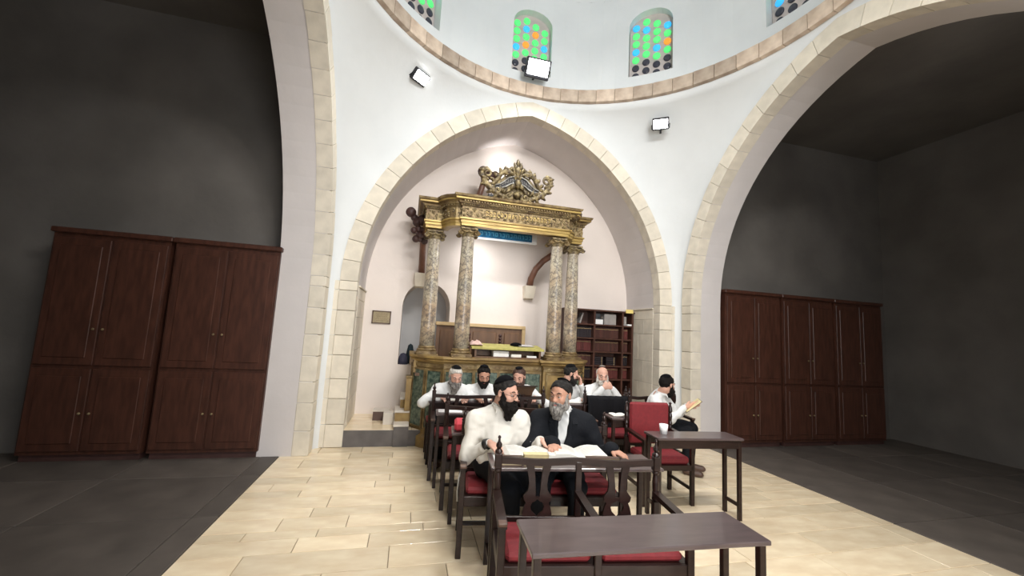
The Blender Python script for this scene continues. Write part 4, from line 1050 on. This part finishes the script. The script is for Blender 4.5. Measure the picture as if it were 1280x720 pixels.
# ------------------------------------------------------------------ people: bodies grown from signed distance fields
class Field:
    def __init__(s, lo, hi, h):
        s.lo = np.array(lo, float); s.h = h; s.n = np.ceil((np.array(hi)-s.lo)/h).astype(int)+1
        s.ax = [s.lo[i]+h*np.arange(s.n[i]) for i in range(3)]; s.D = np.full(s.n, .08, np.float32)
    def sub_(s, lo, hi, pad):
        i0 = np.maximum(0, np.floor((np.array(lo)-pad-s.lo)/s.h).astype(int)); i1 = np.minimum(s.n, np.ceil((np.array(hi)+pad-s.lo)/s.h).astype(int)+1)
        sl = tuple(slice(a, b) for a, b in zip(i0, i1))
        g = np.meshgrid(*[s.ax[i][i0[i]:i1[i]] for i in range(3)], indexing='ij', sparse=True); return sl, g
    def put(s, sl, d, k, op):
        a = s.D[sl]
        if a.size == 0: return
        d = d.astype(np.float32)
        if op == 'add':
            h = np.maximum(k-np.abs(a-d), 0)/k if k > 0 else 0; s.D[sl] = np.minimum(a, d)-h*h*k/4
        else:
            d = -d; h = np.maximum(k-np.abs(a-d), 0)/k; s.D[sl] = np.maximum(a, d)+h*h*k/4
    def cap(s, a, b, ra, rb=None, k=.02, op='add'):
        rb = ra if rb is None else rb; a = np.array(a, float); b = np.array(b, float); r = max(ra, rb)
        sl, (X, Y, Z) = s.sub_(np.minimum(a, b)-r, np.maximum(a, b)+r, k+.02)
        d = b-a; L2 = max(1e-9, d@d); t = np.clip(((X-a[0])*d[0]+(Y-a[1])*d[1]+(Z-a[2])*d[2])/L2, 0, 1)
        q = np.sqrt((X-a[0]-t*d[0])**2+(Y-a[1]-t*d[1])**2+(Z-a[2]-t*d[2])**2)-(ra+(rb-ra)*t); s.put(sl, q, k, op)
    def ell(s, c, r, M=None, k=.02, op='add'):
        c = np.array(c, float); r = np.array(r, float); R_ = r.max(); M = np.eye(3) if M is None else M
        sl, (X, Y, Z) = s.sub_(c-R_, c+R_, k+.02)
        X = X-c[0]; Y = Y-c[1]; Z = Z-c[2]; L = [X*M[0, i]+Y*M[1, i]+Z*M[2, i] for i in range(3)]
        k0 = np.sqrt(sum((L[i]/r[i])**2 for i in range(3))); k1 = np.sqrt(sum((L[i]/r[i]**2)**2 for i in range(3)))+1e-9
        s.put(sl, k0*(k0-1)/k1, k, op)
    def plane(s, p, n):      # keep the side the normal points away from
        p = np.array(p, float); n = np.array(n, float); n /= np.linalg.norm(n)
        g = np.meshgrid(*s.ax, indexing='ij', sparse=True)
        s.D = np.maximum(s.D, (g[0]-p[0])*n[0]+(g[1]-p[1])*n[1]+(g[2]-p[2])*n[2]).astype(np.float32)
    def folds(s, amp, f, seed):
        g = np.meshgrid(*s.ax, indexing='ij', sparse=True); rs = np.random.RandomState(seed); out = 0
        for i in range(5):
            v = rs.normal(size=3); v[2] *= .6; v /= np.linalg.norm(v); ff = f*(.6+.9*rs.rand()); ph = rs.rand()*6
            w_ = rs.normal(size=3)*f*.35
            out = out+np.sin(ff*(g[0]*v[0]+g[1]*v[1]+g[2]*v[2])+ph+1.6*np.sin(g[0]*w_[0]+g[1]*w_[1]+g[2]*w_[2]))
        s.D = s.D+(amp*.45*out).astype(np.float32)
    def mesh(s):
        D = s.D; S = D < 0
        o = [(i, j, k) for i in (0, 1) for j in (0, 1) for k in (0, 1)]; nx, ny, nz = D.shape
        cnt = sum(S[i:nx-1+i, j:ny-1+j, k:nz-1+k].astype(np.int8) for i, j, k in o)
        idx = np.argwhere((cnt > 0) & (cnt < 8)); N = len(idx)
        if N == 0: return np.zeros((0, 3)), np.zeros((0, 4), int)
        cv = np.stack([D[idx[:, 0]+i, idx[:, 1]+j, idx[:, 2]+k] for i, j, k in o], 1)
        acc = np.zeros((N, 3)); c = np.zeros(N)
        for a in range(8):
            for b in range(a+1, 8):
                if sum(abs(o[a][q]-o[b][q]) for q in range(3)) != 1: continue
                da, db = cv[:, a], cv[:, b]; m = (da < 0) != (db < 0); t = np.where(m, da/np.where(m, da-db, 1), 0)
                p = np.array(o[a])[None]+t[:, None]*(np.array(o[b])-np.array(o[a]))[None]; acc += p*m[:, None]; c += m
        V = s.lo+s.h*(idx+acc/c[:, None])
        cm = np.full((nx-1, ny-1, nz-1), -1, np.int64); cm[idx[:, 0], idx[:, 1], idx[:, 2]] = np.arange(N); F = []
        for ax in range(3):
            sl0 = [slice(1, -1)]*3; sl1 = [slice(1, -1)]*3; sl0[ax] = slice(0, D.shape[ax]-1); sl1[ax] = slice(1, D.shape[ax])
            a = S[tuple(sl0)]; b = S[tuple(sl1)]; e = np.argwhere(a != b); fl_ = a[tuple(e.T)]
            e = e+np.array([0 if q == ax else 1 for q in range(3)])
            u, v = [(1, 2), (2, 0), (0, 1)][ax]; du = np.zeros(3, int); dv = np.zeros(3, int); du[u] = 1; dv[v] = 1
            q = [cm[tuple((e-du-dv).T)], cm[tuple((e-dv).T)], cm[tuple(e.T)], cm[tuple((e-du).T)]]; Q = np.stack(q, 1)
            Q[~fl_] = Q[~fl_][:, ::-1]; F.append(Q[(Q >= 0).all(1)])
        return V, np.concatenate(F)
    def obj(s, name, m_, parent, origin):
        V, F = s.mesh(); V = V-np.array(origin); me = bpy.data.meshes.new(name)
        me.vertices.add(len(V)); me.vertices.foreach_set('co', V.astype(np.float32).ravel())
        me.loops.add(F.size); me.loops.foreach_set('vertex_index', F.ravel().astype(np.int32))
        me.polygons.add(len(F)); me.polygons.foreach_set('loop_start', np.arange(0, F.size, 4, dtype=np.int32))
        me.polygons.foreach_set('use_smooth', np.ones(len(F), bool))
        me.update(calc_edges=True); me.materials.append(m_)
        return link(name, me, parent)
def rotz(a): a = R(a); return np.array([[cos(a), -sin(a), 0], [sin(a), cos(a), 0], [0, 0, 1]])
def rotx(a): a = R(a); return np.array([[1, 0, 0], [0, cos(a), -sin(a)], [0, sin(a), cos(a)]])
def roty(a): a = R(a); return np.array([[cos(a), 0, sin(a)], [0, 1, 0], [-sin(a), 0, cos(a)]])
def elbow(A, W, hint, l1=.285, l2=.26):
    A = np.array(A); W = np.array(W); d = W-A; L = np.linalg.norm(d)
    if L > (l1+l2)*.985: l1, l2 = l1*L/((l1+l2)*.985), l2*L/((l1+l2)*.985)
    u = d/L; x = (l1*l1-l2*l2+L*L)/(2*L); h = math.sqrt(max(1e-5, l1*l1-x*x)); p = np.array(hint, float)-A; p -= u*(p@u); p /= np.linalg.norm(p)+1e-9
    return A+u*x+p*h
def person(label, Pv, S, Hc, tyaw, hyaw, hpitch, hands, skin=SKIN, shirt=SHIRT, jacket=None, hair=None, bald=False, beard=None, blen=.06, bw=1.0, cap=VELVET, capa=50, captilt=22, glasses=False, h=.009, sw=.19, belly=.13, hroll=0, knees=None, curly=1.0, eyes=True, seed=1, floor=0, trousers=NAVY, collar=True):
    Pv = np.array(Pv, float); S = np.array(S, float); Hc = np.array(Hc, float)
    org = np.array([Pv[0], Pv[1], floor]); t = thing('person', label, 'person', tuple(org))
    T = rotz(tyaw); ax = T[:, 0]; fwd = -T[:, 1]
    spine = S-Pv; spine /= np.linalg.norm(spine)
    TM = np.stack([ax, np.cross(spine, ax), spine], 1)
    sh_ = {q: S+ax*(sw-.012)*q-spine*.065 for q in (-1, 1)}
    el = {}; 
    for q in (-1, 1): el[q] = elbow(sh_[q], hands[q][0], hands[q][3])
    lo = np.array([min(Pv[0], S[0])-.50, min(Pv[1], S[1])-.72, floor-.02]); hi = np.array([max(Pv[0], S[0])+.50, max(Pv[1], S[1])+.26, Hc[2]+.17])
    for q in (-1, 1):
        lo = np.minimum(lo, hands[q][0]-np.array([.2, .2, .2])); lo[2] = floor-.02; hi = np.maximum(hi, np.array(hands[q][0])+.2); hi[2] = Hc[2]+.17
    HM = rotz(hyaw) @ rotx(hpitch) @ roty(hroll)
    def H(x, y, z): return Hc+HM @ np.array([x, y, z])
    B = Field(lo, hi, h)
    # skull, jaw, features
    B.ell(H(0, .012, .034), (.076, .095, .084), HM); B.ell(H(0, -.028, -.035), (.058, .064, .082), HM, k=.03); B.cap(H(-.018, -.068, -.094), H(.018, -.068, -.094), .022, k=.02)
    for q in (-1, 1):
        B.ell(H(q*.042, -.06, -.022), (.02, .02, .022), HM, k=.02); B.ell(H(q*.031, -.098, .010), (.019, .014, .0125), HM, k=.01, op='sub')
        B.ell(H(q*.079, .008, .0), (.010, .019, .032), HM, k=.008); B.ell(H(q*.086, .0, .002), (.006, .009, .016), HM, k=.004, op='sub')
        B.cap(H(q*.048, -.078, .030), H(q*.012, -.088, .028), .0085, k=.012)
        B.cap(H(q*.012, -.103, -.024), H(q*.010, -.098, -.020), .0085, k=.008)
    B.cap(H(0, -.088, .018), H(0, -.112, -.018), .0085, .0125, k=.012)
    B.cap(H(-.018, -.090, -.050), H(.018, -.090, -.050), .0075, k=.008); B.cap(H(-.014, -.088, -.063), H(.014, -.088, -.063), .008, k=.008)
    B.cap(H(0, .022, -.05), S+spine*.02+T[:, 1]*.02, .056, .052, k=.02)
    # torso and limbs under the clothes
    ch = S-spine*.13
    B.cap(sh_[-1], sh_[1], .036, k=.03); B.ell(ch, (.118, .078, .14), TM, k=.03); B.ell((Pv+S)/2-spine*.03, (.11, .085, .14), TM, k=.04); B.cap(Pv-ax*.08, Pv+ax*.08, .095, k=.05)
    kn = knees or {q: Pv+ax*.13*q+fwd*.44+np.array([0, 0, -.05]) for q in (-1, 1)}
    ft = {}
    for q in (-1, 1):
        K_ = np.array(kn[q], float); A_ = np.array([K_[0], K_[1], floor+.09])-fwd*.03; ft[q] = A_
        B.cap(Pv+ax*.09*q, K_, .072, .05, k=.03); B.cap(K_, A_, .045, .032, k=.02); B.cap(A_+np.array([0, 0, -.045]), A_+fwd*.14+np.array([0, 0, -.055]), .032, .024, k=.02)
        B.cap(sh_[q], el[q], .034, .032, k=.015)
        W = np.array(hands[q][0], float); B.cap(el[q], W, .034, .023, k=.02)
        # hand: palm, four jointed fingers, thumb
        fd = np.array(hands[q][1], float); fd /= np.linalg.norm(fd); pn = np.array(hands[q][2], float); pn -= fd*(pn@fd); pn /= np.linalg.norm(pn)   # pn: palm side
        sd = np.cross(fd, pn)*q*(-1); sd = sd/np.linalg.norm(sd)       # towards the thumb
        curl = hands[q][4] if len(hands[q]) > 4 else .35
        HMx = np.stack([sd, fd, np.cross(sd, fd)], 1)
        B.cap(W, W+fd*.03, .022, .024, k=.015); B.ell(W+fd*.052, (.041, .05, .0165), HMx, k=.012)
        for i, (o_, L_) in enumerate(((.030, .072), (.0105, .080), (-.0105, .074), (-.030, .058))):
            b0 = W+fd*(.088-.004*abs(i-1))+sd*o_; spr = sd*(o_*.35)
            d1 = fd*cos(curl*.6)+pn*sin(curl*.6)+spr; d2 = fd*cos(curl*1.7)+pn*sin(curl*1.7)+spr*.6; d3 = fd*cos(curl*2.5)+pn*sin(curl*2.5)
            p1 = b0+d1*L_*.46; p2 = p1+d2*L_*.32; p3 = p2+d3*L_*.24
            B.cap(b0-fd*.02, p1, .0098, .009, k=.004); B.cap(p1, p2, .009, .0083, k=.004); B.cap(p2, p3, .0083, .0072, k=.003)
        tb = W+fd*.022+sd*.026; t1 = tb+fd*.030+sd*.026+pn*.008; t2 = t1+fd*.032+sd*.010+pn*.010
        B.cap(tb, t1, .0135, .011, k=.01); B.cap(t1, t2, .011, .0085, k=.005)
    B.obj('body', skin, t, org)
    # shirt
    def torso(F, g_, arm, cuff, k=.05):
        F.cap(sh_[-1], sh_[1], .058+g_, k=.035); F.ell(ch, (.178+g_, .122+g_, .19), TM, k=.07); F.ell((Pv+S)/2-spine*.04+fwd*.02, (.148+g_, belly+g_, .17), TM, k=.06)
        F.cap(Pv-ax*.09+spine*.03, Pv+ax*.09+spine*.03, .115+g_, k=.05); F.cap(S-spine*.02, S+(H(0, .022, -.05)-S)*.46, .07+g_*.5, .064+g_*.3, k=.03)
        for q in (-1, 1):
            F.cap(S+ax*.05*q+spine*.015, sh_[q], .05+g_*.7, .05+g_, k=.03)
            W = np.array(hands[q][0], float); F.cap(sh_[q]-ax*q*.01, el[q], .066+g_, .058+g_, k=.075); F.cap(el[q], el[q]+(W-el[q])*cuff, .054+g_, arm+.004+g_, k=.03)
    h2 = max(h, .0085)
    F = Field(lo, hi, h2); torso(F, 0, .035, .93); F.folds(.0045, 24, seed); F.folds(.0036, 52, seed+20); F.folds(.0018, 100, seed+31); F.plane(Pv+np.array([0, 0, -.1]), (0, 0, -1))
    F.obj('shirt', shirt, t, org)
    if collar:
        m = MB(); nb = S+(H(0, .022, -.05)-S)*.5+np.array([0, 0, -.004])
        for q in (-1, 1):
            pts = [nb-fwd*.0+(T[:, 1]*.068*cos(a)+ax*q*.066*sin(a))+np.array([0, 0, .012-.028*(a/pi)]) for a in [pi*i/9 for i in range(9)]]
            for i in range(8): m.bar(tuple(pts[i]-org), tuple(pts[i+1]-org), .008, .034-.001*i)
            tip = pts[-1]+fwd*.02+ax*q*.03+np.array([0, 0, -.035]); a = pts[-1]-org; b = pts[-2]-org; c_ = tip-org; o2 = fwd*.006
            m.add([tuple(a), tuple(b), tuple(c_), tuple(a+o2), tuple(b+o2), tuple(c_+o2)], [(0, 1, 2), (5, 4, 3), (0, 3, 4, 1), (1, 4, 5, 2), (2, 5, 3, 0)])
        m.obj('collar', shirt, t)
    if jacket:
        F = Field(lo, hi, h2); torso(F, .017, .040, .96)
        a = S+fwd*.13+spine*.07; b = S+fwd*.165-spine*.27
        F.cap(a, b, .09, .012, k=.006, op='sub'); F.cap(S+spine*.16, S+spine*.02, .08, .062, k=.01, op='sub')
        F.folds(.005, 30, seed+3); F.plane(Pv+np.array([0, 0, -.12]), (0, 0, -1)); F.obj('jacket', jacket, t, org)
        m = MB()
        for q in (-1, 1):
            p0 = S+ax*q*.085+spine*.045+fwd*.02; p1 = S+ax*q*.098-spine*.05+fwd*.125; p2 = S+ax*q*.035-spine*.29+fwd*.155
            for u, v in ((p0, p1), (p1, p2)): m.bar(tuple(u-org), tuple(v-org), .038, .014, tuple(fwd))
        m.obj('lapels', jacket, t)
    F = Field(lo, np.array([hi[0], hi[1], Pv[2]+.2]), max(h, .011))
    F.cap(Pv-ax*.09, Pv+ax*.09, .118, k=.05)
    for q in (-1, 1):
        K_ = np.array(kn[q], float); F.cap(Pv+ax*.09*q, K_, .098, .072, k=.04); F.cap(K_, ft[q]+np.array([0, 0, -.01]), .070, .058, k=.03)
    F.folds(.006, 25, seed+7); F.obj('trousers', trousers, t, org)
    for q in (-1, 1):
        F = Field(ft[q]-.2, ft[q]+.22, .012); F.cap(ft[q]+np.array([0, 0, -.045]), ft[q]+fwd*.16+np.array([0, 0, -.052]), .043, .036); F.ell(ft[q]+fwd*.08+np.array([0, 0, -.06]), (.046, .12, .03), T)
        F.plane((0, 0, floor+.001), (0, 0, -1)); F.obj('shoe', COVER, t, org)
    lo_h = Hc-np.array([.17, .17, .17+blen]); hi_h = Hc+np.array([.17, .17, .17]); hh = min(h2, .0075)
    if hair:
        F = Field(lo_h, hi_h, hh); g_ = .010
        F.ell(H(0, .016, .034), (.077+g_, .095+g_, .084+g_*(.2 if bald else 1)), HM)
        n = HM @ np.array([0, -.75, -.66]); F.plane(H(0, .008, .004), n); F.plane(H(0, 0, -.082), HM @ np.array([0, 0, -1]))
        if bald: F.plane(H(0, .035, .030), HM @ np.array([0, -.55, .8]))
        F.folds(.0035, 110, seed+5)
        for q in (-1, 1): F.ell(H(q*.086, .008, 0), (.014, .018, .032), HM, k=.004, op='sub')
        F.obj('hair', hair, t, org)
        for q in (-1, 1): MB().tube([tuple(H(q*.018, -.094, .035)-org), tuple(H(q*.034, -.092, .042)-org), tuple(H(q*.052, -.080, .036)-org)], [.003, .0048, .003], 5, 1.2).obj('eyebrow', hair if not (hair == H_WHITE) else H_GREY, t, True)
    if beard:
        F = Field(lo_h, hi_h, hh)
        F.ell(H(0, -.050, -.088), (.064*bw, .052, .046), HM, k=.03); F.cap(H(0, -.085, -.10), H(0, -.085+.25*blen, -.105-blen), .046*bw, .024, k=.03)
        for q in (-1, 1):
            F.cap(H(q*.068, -.014, .012), H(q*.060, -.030, -.07), .013, .03*bw, k=.02); F.cap(H(q*.004, -.108, -.037), H(q*.036, -.088, -.055), .0095, .011, k=.012)
            F.cap(H(q*.04, -.07, -.075), H(q*.02, -.09+.2*blen, -.12-blen*.7), .026, .018, k=.02)
        F.cap(H(-.013, -.112, -.056), H(.013, -.112, -.056), .007, k=.004, op='sub')
        F.folds(.0042*curly, 120, seed+9); F.folds(.003*curly, 210, seed+11); F.obj('beard', beard, t, org)
        m = MB().tube([tuple(H(-.016, -.1045, -.055)-org), tuple(H(0, -.1085, -.054)-org), tuple(H(.016, -.1045, -.055)-org)], [.003, .006, .003], 6); m.obj('lips', LIPS, t, True)
    if eyes:
        for q in (-1, 1):
            m = MB(); m.ball((0, 0, 0), .0115, 12, 8); m.mi = 1; c_ = HM @ np.array([0, -.0075, -.001]); m.ball(tuple(c_), .0062, 10, 6)
            e = m.obj('eye', [EYEW, IRIS], t, True); e.location = tuple(H(q*.031, -.079, .010)-org)
            m = MB().tube([tuple(H(q*.031-.015, -.086, .013)-org), tuple(H(q*.031, -.0925, .0185)-org), tuple(H(q*.031+.015, -.086, .013)-org)], .0035, 5); m.obj('eyelid', skin, t, True)
    if cap:
        m = MB(); ca = R(capa); rr_ = .092
        prof = [(max(.001, rr_*sin(ca*i/8)), .108*cos(ca*i/8)) for i in range(8, -1, -1)]
        prof = [(rr_*sin(ca)*.97, .108*cos(ca)-.002)]+prof
        m.lathe(prof, seg=24); C = HM @ rotx(-captilt)
        m.v = [tuple(H(0, .014, .034)+C @ np.array([x, y*1.12, z])-org) for x, y, z in m.v]
        m.obj('skullcap', cap, t, True)
    if glasses:
        m = MB()
        for q in (-1, 1):
            m.tube([tuple(H(q*.031+.024*cos(a), -.108, .008+.018*sin(a))-org) for a in [2*pi*i/14 for i in range(15)]], .0017, 5)
            m.tube([tuple(H(q*.055, -.107, .012)-org), tuple(H(q*.075, -.06, .012)-org), tuple(H(q*.085, .01, .014)-org)], .0017, 5)
        m.tube([tuple(H(-.008, -.109, .011)-org), tuple(H(.008, -.109, .011)-org)], .0017, 5)
        m.obj('glasses', BLACKM, t, True)
    return t, org, H
DN = (0, 0, -1)
# the two talking men
p1, o1, H1 = person('man with glasses, long black beard and cream shirt, facing right at the front table', (.80, 3.33, .585), (.775, 3.33, .99), (.81, 3.235, 1.165), -2, 44, 12,
    {-1: (np.array([.665, 3.075, .815]), (.35, -.9, -.12), DN, (.46, 3.28, .60), .3), 1: (np.array([1.05, 3.015, .845]), (.75, -.62, -.12), DN, (1.02, 3.38, .5), .3)},
    shirt=SHIRTC, hair=H_DGREY, beard=H_BLACK, blen=.085, bw=1.08, glasses=True, h=.0065, sw=.205, belly=.17, capa=62, captilt=34, seed=3, knees={-1: (.80, 2.90, .53), 1: (.98, 2.88, .53)})
p2, o2, H2 = person('grey-bearded man in a black jacket and open white shirt, turned to the left', (1.34, 3.33, .585), (1.335, 3.27, .985), (1.255, 3.155, 1.165), -22, -50, 8,
    {-1: (np.array([1.13, 2.96, .835]), (-.3, -.9, -.1), DN, (.95, 3.15, .62), .4), 1: (np.array([1.585, 2.90, .800]), (.55, -.85, -.15), DN, (1.66, 3.3, .55), .35)},
    skin=SKIN2, shirt=SHIRT, jacket=NAVY, hair=H_DGREY, beard=H_GREY, blen=.055, h=.0065, sw=.20, belly=.14, cap=VELVET, capa=36, captilt=30, seed=5)
m = MB(); e1 = elbow(np.array([.775, 3.33, .99])-np.array([.205, -.007, .035]), np.array([.665, 3.075, .815]), (.46, 3.28, .60)); w1 = np.array([.665, 3.075, .815])
m.tube([tuple(w1+(e1-w1)*u-o1) for u in (.03, .07, .11, .17)], [.036, .040, .042, .045], 14)
m.obj('arm_strap', STRAP, p1, True)
# row against the platform
def small(label, P_, S_, H_, ty, hy, hp, hands, **k): return person(label, P_, S_, H_, ty, hy, hp, hands, h=.0095, **k)
small('bowed man with long grey beard and black skullcap, leftmost in the back row', (.62, 5.57, .57), (.60, 5.40, .905), (.635, 5.245, 1.055), -4, 8, 26,
    {-1: (np.array([.47, 5.17, .80]), (.4, -.8, -.1), DN, (.28, 5.35, .75), .3), 1: (np.array([.80, 5.17, .80]), (-.4, -.8, -.1), DN, (.98, 5.35, .75), .3)}, hair=H_WHITE, beard=H_GREY, blen=.11, bw=1.1, seed=11, capa=46, captilt=18)
small('bowed dark-haired man in a white shirt, second from left in the back row', (1.03, 5.57, .57), (1.03, 5.42, .90), (1.01, 5.29, 1.07), -4, 0, 24,
    {-1: (np.array([.90, 5.18, .80]), (.4, -.8, -.1), DN, (.74, 5.35, .75), .3), 1: (np.array([1.18, 5.18, .80]), (-.4, -.8, -.1), DN, (1.34, 5.35, .75), .3)}, hair=H_BLACK, beard=H_BLACK, blen=.012, bw=.88, curly=.6, skin=SKIN2, seed=12, capa=42, captilt=24)
small('brown-bearded man behind the wooden book rest, looking down to the left', (1.52, 5.57, .57), (1.53, 5.44, .905), (1.50, 5.31, 1.06), -10, -30, 20,
    {-1: (np.array([1.40, 5.2, .82]), (.2, -.8, -.1), DN, (1.24, 5.38, .75), .3), 1: (np.array([1.70, 5.2, .81]), (-.4, -.8, -.1), DN, (1.84, 5.38, .75), .3)}, hair=H_BROWN, beard=H_BROWN, blen=.05, seed=13, capa=34, captilt=6)
small('man with black skullcap in profile to the right, resting his face on his hand', (2.26, 5.56, .57), (2.23, 5.44, .935), (2.275, 5.36, 1.115), 28, 74, 18,
    {1: (np.array([2.375, 5.235, .985]), (.0, .25, .95), (-.9, .3, 0), (2.52, 5.16, .72), .7), -1: (np.array([2.32, 5.13, .80]), (.7, -.5, -.1), DN, (2.0, 5.2, .72), .3)}, hair=H_DGREY, beard=H_DGREY, blen=.01, bw=.85, seed=14, capa=50, captilt=30)
small('broad white-bearded balding man in a white shirt with clasped hands, before the bookcase', (2.79, 5.57, .57), (2.79, 5.46, .92), (2.765, 5.37, 1.105), -8, -14, 16,
    {-1: (np.array([2.69, 5.20, .95]), (.75, -.30, .42), (.25, .8, -.1), (2.52, 5.25, .74), .85), 1: (np.array([2.83, 5.20, .95]), (-.75, -.30, .42), (-.25, .8, -.1), (3.02, 5.25, .74), .85)}, hair=H_WHITE, bald=True, beard=H_WHITE, blen=.035, bw=1.05, belly=.18, sw=.205, seed=15, cap=H_WHITE, capa=30, captilt=30)
small('dark-haired man in a white shirt turned away to the right behind the red armchair', (3.32, 4.90, .57), (3.25, 4.72, .92), (3.30, 4.62, 1.085), 45, 100, 12,
    {1: (np.array([3.50, 4.45, .86]), (.8, -.4, .2), (0, .8, .2), (3.5, 4.7, .66), .5), -1: (np.array([3.42, 4.42, .84]), (.9, -.1, .2), (0, .8, .2), (3.05, 4.45, .66), .5)}, hair=H_BLACK, beard=H_BLACK, blen=.015, bw=.85, seed=16, capa=44, captilt=26)
open_book('cream booklet held up by the man at the right edge', (3.55, 4.44, .86), R(60), .26, .22, .015, page=PAGEY, lines=False, tilt=-.7)

# ------------------------------------------------------------------ dim side bays
def cupboard(label, x, wd, group, h_=2.5):
    t = thing('wall_cupboard', label, 'cupboard', (x, 5.90, 0), 0, group)
    MB().box(0, wd, -.36, 0, .08, h_).obj('carcass', BOOKW, t); MB().box(.02, wd-.02, -.33, 0, 0, .08).obj('plinth', DKW, t)
    MB().box(-.02, wd+.02, -.40, 0, h_, h_+.06, .01).obj('cornice', BOOKW, t)
    for i in range(2):
        for z0, z1 in ((.12, 1.0), (1.04, h_-.05)):
            a = .02+i*(wd/2-.01); b = a+wd/2-.03
            d = MB().box(a, b, -.382, -.36, z0, z1, .004).obj('door', BOOKW, t)
            MB().box(a+.07, b-.07, -.392, -.38, z0+.08, z1-.08, .008).obj('door_panel', BOOKW, d)
            MB().ball(((b-.035) if i == 0 else (a+.035), -.395, z0+.4), .014, 8, 5).obj('knob', BRONZE, d)
    return t
for i, x in enumerate((-2.75, -3.92)):
    cupboard(('dark wooden cupboard nearest the pillar in the dim left bay', 'dark wooden cupboard farther left in the dim left bay')[i], x, 1.12, 'cupboards in the dim left bay')
for i, x in enumerate((5.05, 6.22, 7.39)):
    cupboard(('dark wooden cupboard nearest the pillar in the dim right bay', 'dark wooden cupboard, middle of three in the dim right bay', 'dark wooden cupboard farthest right in the dim right bay')[i], x, 1.12, 'cupboards in the dim right bay')
